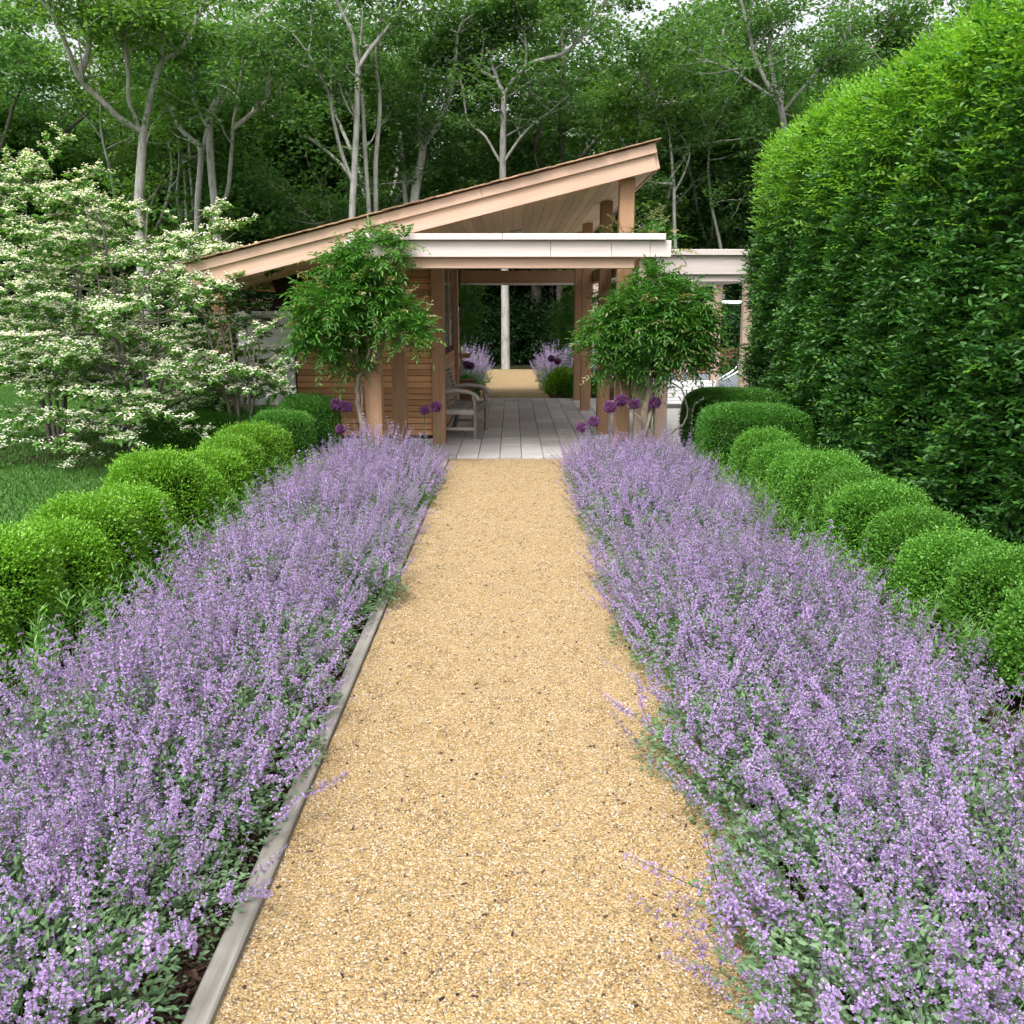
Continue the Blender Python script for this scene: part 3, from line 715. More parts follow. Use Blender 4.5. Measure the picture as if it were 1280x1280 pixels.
# ------------------------------------------------------------------ tall hornbeam hedge
def hedge():
    t = thing('tall_hedge', 'tall dense green hornbeam hedge with fresh yellow-green tips', 'hedge', (3.15, 8.2, 0))
    r = np.random.default_rng(77)
    y0, y1, dx, H = -5.2, 4.75, 1.6, 3.78
    n = 27000
    # points on a rounded box: path face, top, far end
    A = [(y1 - y0) * H, (y1 - y0) * dx * .8, dx * H * .9]
    f = r.choice(3, n, p=np.array(A) / sum(A))
    U = r.uniform(0, 1, n); V = r.uniform(0, 1, n)
    P = np.empty((n, 3)); N = np.empty((n, 3))
    s = f == 0; P[s] = np.stack([np.zeros(s.sum()), y0 + U[s] * (y1 - y0), V[s] * H], -1); N[s] = (-1, 0, 0)
    s = f == 1; P[s] = np.stack([U[s] * dx, y0 + V[s] * (y1 - y0), np.full(s.sum(), H)], -1); N[s] = (0, 0, 1)
    s = f == 2; P[s] = np.stack([U[s] * dx, np.full(s.sum(), y1), V[s] * H], -1); N[s] = (0, 1, 0)
    # round the upper and far edges
    c = np.array([dx / 2, (y0 + y1) / 2, H / 2]); hs = np.array([dx / 2, (y1 - y0) / 2, H / 2]); rd = .42
    q = P - c; inner = np.clip(q, -(hs - rd), hs - rd); d = q - inner; ln = np.linalg.norm(d, axis=1, keepdims=True)
    N = np.where(ln > 1e-4, d / (ln + 1e-9), N); P = c + inner + N * rd
    lump = .05 * np.sin(P[:, 1] * 2.1 + 1.3 * np.sin(P[:, 2] * 1.7)) * np.sin(P[:, 2] * 2.6 + P[:, 1] * .7) + .05 * np.sin(P[:, 1] * 5.3 + P[:, 2] * 4.1)
    P = P + N * (lump - r.uniform(0, 1, n) ** 1.5 * .2)[:, None]
    # slight batter: the foot stands a little back
    P[:, 0] += np.clip(1.3 - P[:, 2], 0, 2) * .07
    D = nrm(N * .9 + r.normal(0, .45, (n, 3)) + np.array([0, .0, .35]))
    SN = nrm(np.array([0, 0, 1.]) + r.normal(0, .35, (n, 3)))
    top = np.clip((P[:, 2] - H * .6) / (H * .36), 0, 1) * .93 + .03  # bright leaves crowd the top: new shoots, and light from above painted in
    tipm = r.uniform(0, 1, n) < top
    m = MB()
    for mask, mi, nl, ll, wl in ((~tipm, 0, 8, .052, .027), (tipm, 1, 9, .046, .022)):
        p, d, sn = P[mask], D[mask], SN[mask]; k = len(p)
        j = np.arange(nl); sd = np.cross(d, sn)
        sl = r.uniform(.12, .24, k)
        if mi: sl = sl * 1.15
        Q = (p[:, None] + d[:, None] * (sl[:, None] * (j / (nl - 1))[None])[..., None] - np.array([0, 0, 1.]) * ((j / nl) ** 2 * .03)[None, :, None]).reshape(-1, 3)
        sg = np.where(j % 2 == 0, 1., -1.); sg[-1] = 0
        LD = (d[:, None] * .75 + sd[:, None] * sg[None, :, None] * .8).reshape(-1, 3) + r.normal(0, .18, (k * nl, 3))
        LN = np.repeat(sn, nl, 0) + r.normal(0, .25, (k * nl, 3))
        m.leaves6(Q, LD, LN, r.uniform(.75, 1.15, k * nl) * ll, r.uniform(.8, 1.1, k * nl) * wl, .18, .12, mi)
    # ragged shoots along the top
    obj('foliage', m.mesh('foliage', [M['hedge'], M['hedge_lit_tip']]), t)
    c = MB(); c.box((dx / 2 + .12, (y0 + y1) / 2, H / 2 - .12), (dx - .62, y1 - y0 - .7, H - .6))  # solid dark block added inside the hedge to stop light, in place of branches
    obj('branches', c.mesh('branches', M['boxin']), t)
    for i in range(9):
        b = MB(); yy = y0 + .6 + i * 1.1
        b.tube([(dx / 2, yy, -.02), (dx / 2 - .1, yy + .03, .5), (dx / 2 - .05, yy, 1.2)], [.06, .05, .035], 6)
        obj('stem', b.mesh('stem', M['stem'], True), t)
hedge()

# ------------------------------------------------------------------ upright green perennials between catmint and box
def lily_proto(seed, ns=34):
    r = np.random.default_rng(seed); m = MB()
    for i in range(ns):
        a = r.uniform(0, 6.28); u = r.uniform(0, .16); x, y = u * math.cos(a), u * math.sin(a); h = r.uniform(.2, .42)
        tip = np.array([x * 2.1, y * 2.1, h]); b = np.array([x, y, 0]); mid = np.array([x * 1.2, y * 1.2, h * .6])
        m.tube([b, mid, tip], [.0025, .002, .001], 3, 0, False)
        n = 26; t = r.uniform(.15, 1, n); P = bez(b, mid, tip, t[:, None]); an = r.uniform(0, 6.28, n)
        D = np.stack([np.cos(an), np.sin(an), r.uniform(.3, 1.2, n)], -1)
        m.leaves4(P, D, np.array([0, 0, 1.]) + r.normal(0, .2, P.shape), r.uniform(.035, .065, n), .006, .1, 0)
    return m.mesh('foliage', M['lily'])
LP = [lily_proto(400 + i) for i in range(3)]
rr = random.Random(3)
for sgn, lab, grp in ((-1, 'upright feathery green perennial between catmint and the lawn-side box balls', 'green perennials on the lawn side'), (1, 'upright feathery green perennial between catmint and box balls of the hedge side', 'green perennials on the hedge side')):
    for y in np.arange(2.9, 10.2, .62):
        x = sgn * (2.12 if sgn < 0 else 2.02) + rr.uniform(-.08, .08)
        s = rr.uniform(.85, 1.1) * (1 if sgn < 0 or rr.random() < .7 else .8)
        t = thing('perennial', lab, 'perennial', (x, y + rr.uniform(-.15, .15), 0), rr.uniform(0, 6), grp); t.scale = (s * 1.2, s * 1.2, s)
        obj('foliage', LP[rr.randrange(3)], t)
# leafy lime clumps by the rear path
def leafy_proto(seed, a, h, n, mat, L, W):
    r = np.random.default_rng(seed); q = rdir(r, n); q[:, 2] = np.abs(q[:, 2])
    P = q * (r.uniform(.5, 1, n) ** .4)[:, None] * np.array([a, a, h]) + [0, 0, .02]
    m = MB(); m.leaves6(P, nrm(q + r.normal(0, .5, P.shape)), np.array([0, 0, 1.]) + r.normal(0, .4, P.shape), r.uniform(.7, 1.2, n) * L, r.uniform(.8, 1.2, n) * W, .2, .2, 0)
    for i in range(8):
        a_ = i * .785; m.tube([(0, 0, 0), (a * .3 * math.cos(a_), a * .3 * math.sin(a_), h * .5), (a * .6 * math.cos(a_), a * .6 * math.sin(a_), h * .7)], [.008, .006, .003], 4, 0, False)
    return m.mesh('foliage', M[mat])
lp = leafy_proto(410, .36, .5, 1800, 'lime', .06, .04); dp_ = leafy_proto(411, .36, .5, 2200, 'boxd', .05, .03)
def clump(x, y, me, s, label, grp=None):
    t = thing('leafy_clump', label, 'plant', (x, y, 0), x, grp); t.scale = (s, s, s); obj('foliage', me, t)
clump(1.08, 20.75, lp, 1.05, 'lime green leafy clump at the terrace corner by the cedar posts'); clump(1.4, 21.1, lp, 1.0, 'lime green leafy clump behind another, under the far catmint by the cedar posts')
clump(-.98, 19.9, dp_, .85, 'dark green leafy clump by the rear path near the bar counter'); clump(-.92, 19.45, lp, .5, 'small lime leafy clump in front of a dark one near the bar counter')
clump(-1.35, 20.7, dp_, 1.2, 'dark green bushy clump behind the bar counter'); clump(-1.5, 23.8, lp, 1.7, 'rounded lime bush rising behind the catmint mound near the counter')
clump(1.5, 19.9, dp_, 1.1, 'dark leafy clump in shade of the cedar posts')

# ------------------------------------------------------------------ alliums
def allium_proto(seed, n=420, Rr=.058):
    r = np.random.default_rng(seed); q = rdir(r, n); m = MB()
    P = q * Rr * r.uniform(.55, 1, n)[:, None]
    for k in range(3):
        m.leaves4(P, nrm(q + rdir(r, n) * .9), rdir(r, n), .016, .008, .1, 0)
    m.leaves4(q * .004, q, rdir(r, n), Rr * .9, .0016, 0, 0)
    return m.mesh('flower_head', M['allium'])
AL = [allium_proto(500), allium_proto(501), allium_proto(502)]
for i, (x, y, z, s, lab) in enumerate((
    (-1.93, 10.6, .74, 1.15, 'dark purple allium globe by the wisteria trunk, outermost of a pair'), (-1.83, 10.62, .71, 1.1, 'dark purple allium globe by the wisteria trunk, inner one of a pair'),
    (-1.83, 10.2, .51, .9, 'paler small allium globe below the pair by the wisteria trunk'), (-.99, 10.9, .64, .9, 'allium globe against the board wall, lower of two beside the bench'),
    (-.86, 10.9, .68, 1.05, 'pink-purple allium globe beside the bench, higher of two'), (.76, 10.4, .51, .95, 'purple allium globe nearest the terrace paving, lower of two'),
    (.89, 10.42, .57, 1.0, 'purple allium globe beside the terrace paving, upper of two'), (1.05, 10.3, .74, 1.15, 'purple allium globe before the grey post, lowest of the raised cluster'),
    (1.17, 10.3, .81, 1.15, 'purple allium globe before the grey post, highest of the cluster'), (1.32, 10.4, .76, 1.05, 'purple allium globe half hidden beside the wisteria post'),
    (1.57, 10.55, .76, 1.1, 'purple allium globe on the far side of the wisteria post'), (-.98, 20.6, .62, 1.6, 'dark allium globe in front of the rear catmint by the counter'), (-.88, 20.6, .6, 1.4, 'dark allium globe close to the rear path by the counter'),
    (.86, 21.2, .72, 1.3, 'dark red-purple allium globe before the rear catmint near the cedar posts'), (1.0, 21.3, .66, 1.3, 'dark red-purple allium globe above the lime clump'))):
    t = thing('allium', lab, 'allium', (x, y, 0), i)
    b = MB(); b.tube([(.0, .0, -.01), (.01, .01, z * .5), (0, 0, z)], [.006, .005, .004], 5)
    obj('stem', b.mesh('stem', M['astem'], True), t); h = obj('flower_head', AL[i % 3], t, (0, 0, z)); h.scale = (s, s, s * .94)

# ------------------------------------------------------------------ wisteria on the posts
def wisteria(name, label, loc, lobes, trunk, seed, nleaf=950, tips=40, dead=None):
    t = thing(name, label, 'wisteria', loc)
    r = np.random.default_rng(seed)
    L = np.array(lobes, float)          # x,y,z,rx,ry,rz
    L[:, 3:] *= .8 * r.uniform(.8, 1.2, (len(L), 1)); L[:, 0] *= .9
    w = (L[:, 3] * L[:, 4] * L[:, 5]) ** .67; k = r.choice(len(L), nleaf, p=w / w.sum())
    q = rdir(r, nleaf); q[:, 2] = np.where(q[:, 2] < -.8, -q[:, 2], q[:, 2])
    P = L[k, :3] + q * L[k, 3:] * (r.uniform(.35, 1, nleaf) ** .5 * np.where(r.uniform(0, 1, nleaf) < .1, 1.25, 1.))[:, None]
    D = nrm(q * [1, 1, .6] + r.normal(0, .4, q.shape) + [0, 0, .22])
    m = MB(); nl = 11
    def comp(P, D, ln, ll, wl, mi):
        n = len(P); j = np.arange(nl); f = (j // 2 + .5) / (nl / 2)
        up = nrm(np.array([0, 0, 1.]) + r.normal(0, .25, (n, 3))); S = nrm(np.cross(D, up)); U = np.cross(S, D)
        Q = P[:, None] + D[:, None] * (ln[:, None] * f[None])[..., None] - np.array([0, 0, 1.]) * (ln[:, None] * f[None] ** 2 * .3)[..., None]
        sg = np.where(j % 2 == 0, 1., -1.); sg[-1] = 0
        LD = D[:, None] * .6 + S[:, None] * sg[None, :, None] * .85 - np.array([0, 0, .12]) - np.array([0, 0, .25]) * f[None, :, None]
        LD = LD.reshape(-1, 3) + r.normal(0, .2, (n * nl, 3))
        m.leaves6(Q.reshape(-1, 3), LD, np.repeat(U, nl, 0) + r.normal(0, .3, (n * nl, 3)), r.uniform(.8, 1.2, n * nl) * ll, wl, .15, .15, mi)
    comp(P, D, r.uniform(.14, .30, nleaf), .068, .018, 0)
    i = r.integers(0, nleaf, tips); comp(P[i] + D[i] * .14, nrm(D[i] + [0, 0, .35]), r.uniform(.14, .26, tips), .05, .017, 1)
    obj('foliage', m.mesh('foliage', [M['wist'], M['wist_tip']]), t)
    for pts, rad in trunk:
        b = MB(); p = np.array(pts, float)
        tt = np.linspace(0, len(p) - 1, 4 * len(p)); pp = np.stack([np.interp(tt, range(len(p)), p[:, a]) for a in range(3)], -1)
        pp += r.normal(0, .006, pp.shape); pp[0] = p[0]
        b.tube(pp, np.interp(tt, range(len(p)), rad), 7)
        obj('stem', b.mesh('stem', M['stem'], True), t)
    for kk in range(10):                 # whippy runners
        a = P[r.integers(0, nleaf)]; d = nrm(np.array([r.normal(), r.normal() * .5, r.uniform(0, .6)])); ln = r.uniform(.25, .5)
        b = MB(); b.tube([a, a + d * ln * .5, a + d * ln + [0, 0, -.05]], [.004, .003, .002], 3, 0, False)
        obj('runner', b.mesh('runner', M['wist_tip']), t)
wisteria('wisteria', 'wisteria with a bushy green head on the post before the board wall', (-1.62, 10.72, 0),
    [(-.36, -.05, 1.78, .36, .38, .28), (.02, -.05, 1.95, .42, .36, .34), (.14, 0, 2.32, .32, .3, .22), (.40, -.05, 1.66, .30, .3, .2), (-.55, 0, 1.42, .24, .28, .22), (-.12, .1, 1.5, .38, .3, .22), (.52, -.02, 2.48, .14, .12, .06), (-.2, .05, 1.2, .22, .2, .2), (.6, -.1, 1.5, .14, .16, .12), (-.2, 0, 2.22, .28, .25, .16)],
    [([(.06, 0, -.02), (0, .02, .3), (-.06, 0, .5), (-.1, .0, .7), (-.1, .02, 1.0), (-.02, .02, 1.12), (-.15, 0, 1.4), (-.3, 0, 1.7)], [.038, .034, .03, .03, .026, .022, .016, .01]),
     ([(-.02, .02, 1.1), (-.2, -.03, 1.3), (-.28, -.04, 1.55)], [.02, .015, .01]), ([(-.02, .02, 1.1), (.05, -.05, 1.3), (.02, -.02, 1.7), (.1, 0, 2.2)], [.02, .017, .014, .01]),
     ([(-.02, .02, 1.1), (.2, -.02, 1.3), (.28, -.04, 1.6)], [.016, .014, .01]), ([(.04, 0, -.02), (.02, -.03, .35), (-.06, .03, .62), (-.07, .03, 1.0)], [.02, .018, .016, .014])], 31, 1700, 90)
wisteria('wisteria', 'spreading wisteria with drooping leaves on the post beside the pool deck', (1.5, 10.72, 0),
    [(-.1, -.05, 1.72, .5, .4, .32), (.32, -.05, 1.72, .42, .4, .32), (.1, -.05, 1.5, .62, .42, .28), (-.45, 0, 1.5, .3, .32, .25), (.5, 0, 1.52, .22, .32, .25), (.05, 0, 2.0, .2, .2, .16), (-.6, 0, 1.42, .14, .2, .12), (-.35, 0, 1.2, .24, .2, .22), (.3, 0, 1.25, .45, .3, .25), (-.1, .1, 1.15, .35, .2, .25)],
    [([(.02, -.02, -.02), (.06, -.06, .3), (-.04, -.1, .6), (.03, -.1, .9), (-.02, -.08, 1.25), (.05, -.05, 1.7)], [.055, .05, .045, .04, .03, .016]),
     ([(-.03, -.06, -.02), (-.05, -.11, .35), (.06, -.1, .7), (-.03, -.1, 1.0), (-.25, -.05, 1.3), (-.4, 0, 1.5)], [.035, .03, .028, .024, .016, .01]),
     ([(.04, -.08, .85), (.25, -.06, 1.1), (.5, 0, 1.4), (.65, 0, 1.6)], [.024, .02, .014, .008]),
     ([(.06, -.05, .25), (.28, -.06, .42), (.42, -.04, .52), (.46, -.04, .68), (.38, -.02, .9), (.26, -.02, .97), (.2, -.04, .85)], [.012, .011, .01, .009, .008, .007, .006]),
     ([(-.02, -.1, .5), (-.25, -.05, .75), (-.35, 0, 1.1)], [.016, .012, .008])], 32, 2100, 110)
wisteria('wisteria', 'wisteria trained up the far corner of the pavilion behind the bar counter', (-1.1, 20.3, 0),
    [(.1, 0, 1.75, .38, .35, .4), (0, 0, 1.3, .3, .3, .3), (.15, 0, 2.1, .3, .3, .22)], [([(0, 0, -.02), (.05, .03, .6), (-.02, 0, 1.2), (.1, 0, 1.8)], [.04, .035, .028, .015])], 33, 420, 14)
wisteria('wisteria', 'dark wisteria on the far cedar posts by the rear path', (1.35, 20.2, 0),
    [(-.15, 0, 1.75, .42, .35, .4), (-.1, 0, 1.3, .3, .3, .3), (.1, 0, 2.0, .4, .3, .2), (-.2, 0, 1.0, .16, .2, .25)], [([(0, 0, -.02), (-.05, .03, .6), (.02, 0, 1.2), (-.1, 0, 1.8)], [.05, .045, .03, .015])], 34, 480, 10)
wisteria('wisteria', 'leafy wisteria shoots climbing the middle cedar post toward the beam', (1.62, 13.75, 0),
    [(-.1, 0, 1.85, .35, .3, .25), (.1, 0, 1.6, .32, .3, .3)], [([(0, 0, -.02), (-.03, .03, .6), (.02, 0, 1.2), (-.05, 0, 1.8)], [.03, .028, .02, .012])], 35, 330, 30)
wisteria('wisteria', 'fresh wisteria shoots sprouting over the top of the pergola beam end', (1.45, 11.25, 0),
    [(0, 0, 2.58, .28, .15, .06), (.3, -.1, 2.5, .07, .08, .12)], [([(-.08, .22, -.02), (-.06, .22, .8), (-.02, .2, 1.6), (0, .1, 2.6)], [.02, .018, .014, .008])], 36, 46, 22)

# ------------------------------------------------------------------ branching helper
def wander(r, a, d, ln, n=5, bend=.25, up=.1):
    pts = [np.array(a, float)]; d = nrm(np.array(d, float))
    for _ in range(n):
        d = nrm(d + r.normal(0, bend, 3) * [1, 1, .7] + [0, 0, up]); pts.append(pts[-1] + d * ln / n)
    return np.array(pts)
def smooth(p, k=3):
    p = np.asarray(p, float); n = len(p)
    if n < 3: return p
    out = []
    for i in range(n - 1):
        p0, p1, p2, p3 = p[max(i - 1, 0)], p[i], p[i + 1], p[min(i + 2, n - 1)]
        for t in np.arange(k) / k:
            out.append(.5 * (2 * p1 + (p2 - p0) * t + (2 * p0 - 5 * p1 + 4 * p2 - p3) * t * t + (3 * p1 - p0 - 3 * p2 + p3) * t ** 3))
    out.append(p[-1]); return np.array(out)

# ------------------------------------------------------------------ flowering viburnums
def viburnum(label, loc, Rx, H, seed, nb=26, zlo=.35, dens=1.):
    r = np.random.default_rng(seed)
    t = thing('viburnum', label, 'shrub', loc)
    LP_, LD_, FP = [], [], []
    ang = r.uniform(0, 6.28)
    for s in range(6):                                   # main stems
        a = ang + s * 1.05; h = H * r.uniform(.7, .98) if s else H
        sp = Rx * r.uniform(.25, .5)
        st = smooth([(.08 * math.cos(a), .08 * math.sin(a), -.03), (.3 * sp * math.cos(a), .3 * sp * math.sin(a), h * .3), (.65 * sp * math.cos(a + .2), .65 * sp * math.sin(a + .2), h * .62), (sp * math.cos(a + .1), sp * math.sin(a + .1), h)], 4)
        b = MB(); b.tube(st, np.linspace(.03, .006, len(st)), 6)
        for j in range(nb):                              # tiers of level branches
            f = r.uniform(.12, .97); o = st[min(int(f * len(st)), len(st) - 1)]
            if o[2] < zlo: o = o + [0, 0, zlo - o[2]]
            z = o[2] / H
            reach = Rx * math.sqrt(max(.05, 1 - (max(0, z - .42) / .62) ** 2)) * r.uniform(.6, 1.05)
            aa = a + r.normal(0, .9); tgt = np.array([math.cos(aa) * reach, math.sin(aa) * reach, o[2] + r.uniform(-.15, .3)])
            v = tgt - o; ln = np.linalg.norm(v)
            br = wander(r, o, v + [0, 0, .25 * ln], ln, 6, .14, -.06)
            b.tube(br, np.linspace(.008, .0025, len(br)), 4, 0, False)
            for q in range(int(11 * dens)):              # twigs carrying leaf pairs and flat flower heads
                g = r.uniform(.25, 1); p0 = br[0] + (br[-1] - br[0]) * 0
                ii = g * (len(br) - 1); i0 = int(min(ii, len(br) - 2)); p0 = br[i0] + (br[i0 + 1] - br[i0]) * (ii - i0)
                d = nrm(nrm(v) * .6 + r.normal(0, .7, 3) * [1, 1, .25]); tl = r.uniform(.08, .3)
                p1 = p0 + d * tl
                b.tube([p0, p1], [.003, .0015], 3, 0, False)
                n = 10
                LP_.append(p0 + d * tl * r.uniform(.2, 1.05, (n, 1))); LD_.append(d + r.normal(0, .8, (n, 3)) * [1, 1, .3] - [0, 0, .25])
                if r.uniform() < .92: FP.append(p1 + [0, 0, .025])
                if r.uniform() < .85: FP.append(p0 + d * tl * .5 + [0, 0, .03])
        obj('stem', b.mesh('stem', M['bark_d'], True), t)
    P = np.concatenate(LP_); D = np.concatenate(LD_); n = len(P)
    m = MB(); m.leaves6(P, D, np.array([0, 0, 1.]) + r.normal(0, .5, (n, 3)), r.uniform(.045, .085, n), r.uniform(.028, .045, n), .18, .15, 0)
    obj('foliage', m.mesh('foliage', M['vibleaf']), t)
    C = np.array(FP); nf = 9; k = len(C)
    an = np.tile(np.arange(nf) * 2.4, k) + np.repeat(r.uniform(0, 6.28, k), nf); ra = np.tile(np.sqrt(np.arange(nf) / nf), k) * np.repeat(r.uniform(.032, .07, k), nf)
    off = np.stack([np.cos(an) * ra, np.sin(an) * ra, r.normal(0, .014, k * nf)], -1)
    Q = np.repeat(C, nf, 0) + off
    m = MB()
    for s in range(2):
        d = np.stack([np.cos(an + s * 1.57), np.sin(an + s * 1.57), r.normal(0, .15, k * nf)], -1)
        m.leaves4(Q - nrm(d) * .015, d, np.array([0, 0, 1.]) + r.normal(0, .55, Q.shape), .026, .019, .05, 0)
    obj('flower_clusters', m.mesh('flower_clusters', M['vibflower']), t)
viburnum('large doublefile viburnum smothered in white flowers, standing before the pavilion roof end', (-4.45, 11.4, 0), 1.8, 3.1, 61, 26, .35, 1.3)
viburnum('white-flowered viburnum with layered branches standing out over the lawn', (-6.0, 12.6, 0), 1.6, 3.3, 62, 24, 1.05, 1.2)
viburnum('smaller airy viburnum with thin branches in front of the white door', (-3.1, 11.0, 0), .8, 1.95, 63, 4, .85, .6)

# ------------------------------------------------------------------ woodland trees
def leaf_clumps(r, C, S, per, L, m, flat=.32, mi=0):
    """leaf sprays round centres C with radii S"""
    k = np.repeat(np.arange(len(C)), per); n = len(k)
    q = rdir(r, n) * (r.uniform(.2, 1, n) ** .5)[:, None]
    P = C[k] + q * S[k][:, None] * np.array([1, 1, flat])
    D = nrm(q * [1, 1, .5] + r.normal(0, .6, (n, 3)) * [1, 1, .5] - [0, 0, .15])
    m.leaves4(P, D, np.array([0, 0, 1.]) + r.normal(0, .45, (n, 3)), r.uniform(.7, 1.3, n) * L, r.uniform(.5, .75, n) * L, .12, mi)
def build_tree(name, label, loc, limbs, seed, bark='bark', leaf='canopy', per=46, L=.12, twigs=5, tl=(.8, 2.2), zfol=4.5, group=None, extra=0, cs=(.35, .75)):
    """limbs: list of (points, radii) in the tree's own frame"""
    r = np.random.default_rng(seed); t = thing(name, label, 'tree', loc, 0, group)
    tm = MB(); C = []; done = []
    for li, (pts, rad) in enumerate(limbs):
        p = smooth(pts, 4); rr_ = np.interp(np.linspace(0, 1, len(p)), np.linspace(0, 1, len(rad)), rad)
        p = p + np.cumsum(r.normal(0, .012, p.shape), 0) * [1, 1, .2] * (0 if li == 0 else 1)
        if li:                       # every limb springs from the wood already grown
            allp = np.concatenate(done); q = allp[np.argmin(((allp - p[0])[:, [0, 2]] ** 2).sum(1) + .05 * (allp - p[0])[:, 1] ** 2)]
            p = p + (q - p[0])
        done.append(p)
        tm.tube(p, rr_, 8 if li == 0 else 6, 0, False)
        nt = twigs if li else max(2, twigs // 2)
        for j in range(nt):
            f = r.uniform(.35 if li else .55, 1); a = p[int(f * (len(p) - 1))]
            if a[2] < zfol - 1.2: continue
            d = nrm(np.array([r.normal(), r.normal(), r.uniform(-.1, .9)])); ln = r.uniform(*tl)
            tw = wander(r, a, d, ln, 5, .25, .06); tm.tube(tw, np.linspace(min(.03, rr_[-1] + .015), .006, len(tw)), 4, 0, False)
            C += [tw[-1], tw[3], tw[4] + r.normal(0, .3, 3)]
            for _ in range(3):
                a2 = tw[r.integers(2, 6)]; d2 = nrm(d + r.normal(0, .8, 3)); t2 = wander(r, a2, d2, ln * r.uniform(.3, .6), 3, .25, .05)
                tm.tube(t2, np.linspace(.01, .003, len(t2)), 3, 0, False); C += [t2[-1], t2[-2]]
    C = np.array(C)
    C = C[C[:, 2] > zfol * .8]
    obj('trunk', tm.mesh('trunk', M[bark], True), t)
    m = MB(); leaf_clumps(r, C, r.uniform(*cs, len(C)), per, L, m)
    obj('crown', m.mesh('crown', M[leaf]), t)
    return t
# the trees one can tell apart at the wood's edge: (y, base radius, limbs as (x, z) in metres)
HERO = {
'A':(26,[[(-9.72,3.55),(-9.64,4.75),(-9.42,6.21)],[(-9.45,6.08),(-9.86,6.35),(-10.27,6.79),(-10.58,7.22),(-10.72,7.92),(-10.92,8.54),(-11.56,9.2),(-12.33,9.4)],[(-10.61,7.3),(-10.4,7.83),(-10.36,8.57),(-10.56,9.22)],[(-9.42,6.21),(-9.22,6.98),(-8.86,7.92),(-8.54,8.16),(-8.25,8.57),(-7.97,9.22),(-7.73,9.86)],[(-8.91,7.83),(-8.92,8.57),(-8.8,9.31),(-8.9,10.04)],[(-9.48,6.21),(-9.59,6.88),(-9.46,7.55),(-9.45,8.2),(-10.01,8.72),(-10.5,9.4)],[(-9.48,7.55),(-9.49,8.2),(-9.62,8.57)]]),
'B':(27,[[(-4.34,2.99),(-4.32,4.2),(-4.22,5.37),(-4.11,6.68),(-4.04,7.96)],[(-4.33,5.17),(-4.58,5.88),(-4.79,6.68),(-4.83,7.28),(-5.08,7.77),(-5.33,8.26)],[(-4.04,7.96),(-4.14,8.74),(-4.55,9.6),(-4.73,10.17)],[(-4.05,7.87),(-3.72,8.45),(-3.37,9.03),(-3.1,9.6),(-2.88,10.36)]]),
'C':(28,[[(-4.03,3.03),(-4.0,4.44),(-4.05,5.82),(-4.08,7.07),(-4.13,8.3),(-3.97,9.89)]]),
'C2':(28.4,[[(-3.92,3.05),(-3.86,4.48),(-3.82,5.88),(-3.66,7.36),(-3.74,8.59),(-3.48,10.01)]]),
'D':(30,[[(-3.0,3.36),(-2.92,4.98),(-2.71,6.0),(-2.6,6.67)],[(-2.65,6.34),(-2.78,7.23),(-2.57,8.0),(-2.21,8.76),(-2.31,9.84)],[(-2.6,6.61),(-2.12,7.12),(-1.83,7.67),(-1.68,8.44),(-1.57,9.41),(-1.15,10.26)],[(-2.95,4.2),(-3.23,5.09),(-3.31,6.56),(-3.48,7.45),(-3.97,8.33)]]),
'E':(29.3,[[(-0.19,0.05),(-0.21,2.61),(-0.27,5.35),(-0.25,6.94),(-0.22,7.81)],[(-0.22,7.77),(0.11,8.18),(0.48,8.47),(1.32,8.63),(1.8,9.0),(2.23,9.51),(2.5,9.81)],[(-0.22,7.77),(-0.4,8.18),(-0.61,8.76),(-0.7,9.41),(-0.87,10.01)],[(-0.4,8.18),(-0.88,8.43),(-1.21,8.8)],[(-0.26,5.7),(-0.78,6.52),(-1.23,6.94),(-1.33,7.67),(-1.45,8.29),(-1.54,8.9)],[(-0.25,5.7),(0.18,6.35),(0.62,6.83),(1.11,7.19),(1.6,7.61)],[(0.46,8.43),(0.44,9.2),(0.33,10.01)]]),
'F':(29,[[(-9.19,3.31),(-9.08,4.87),(-8.9,6.19),(-9.13,6.51),(-9.45,6.83),(-9.7,7.47)],[(-8.94,5.97),(-8.69,7.05),(-8.37,7.69),(-8.37,8.53),(-7.93,9.36)]]),
'F2':(28,[[(-8.29,3.25),(-8.29,4.34),(-8.34,5.61),(-8.3,6.86),(-7.97,7.58),(-7.8,8.5),(-7.32,9.3)],[(-8.29,4.4),(-7.79,5.08),(-7.52,5.93),(-7.26,6.66),(-6.87,7.69),(-6.6,8.7)],[(-7.32,6.41),(-6.81,6.76),(-6.36,7.07),(-6.11,7.69)],[(-8.29,6.66),(-8.74,7.48),(-8.79,8.3)]]),
'G':(30,[[(8.36,3.13),(8.16,5.66),(8.01,7.01),(7.86,7.67)],[(7.86,7.56),(7.22,8.55),(6.82,9.62),(6.55,10.47),(6.29,11.1)],[(7.88,7.63),(7.55,8.98),(7.6,10.05),(7.43,11.1)],[(7.91,7.56),(8.14,8.76),(8.31,9.84),(8.7,10.89)],[(7.94,7.45),(8.64,8.33),(9.28,9.19),(9.65,10.47)],[(7.79,7.67),(6.89,8.15),(6.06,8.5),(5.17,8.65)]]),
'H':(31,[[(5.14,2.93),(5.03,4.61),(4.98,5.56),(4.84,6.72)],[(4.98,5.32),(5.39,6.26),(5.33,6.72),(4.82,7.37),(4.01,7.64),(3.39,8.14)],[(5.33,6.68),(5.87,6.65),(6.28,6.77)]]),
'I':(32,[[(6.86,2.97),(6.6,4.21),(6.39,4.95),(6.2,6.4),(6.4,7.6)]]),
'J':(33,[[(1.6,3.26),(1.65,5.8),(1.6,7.78),(1.66,9.46),(1.52,10.88)]]),
}
HTR = .74
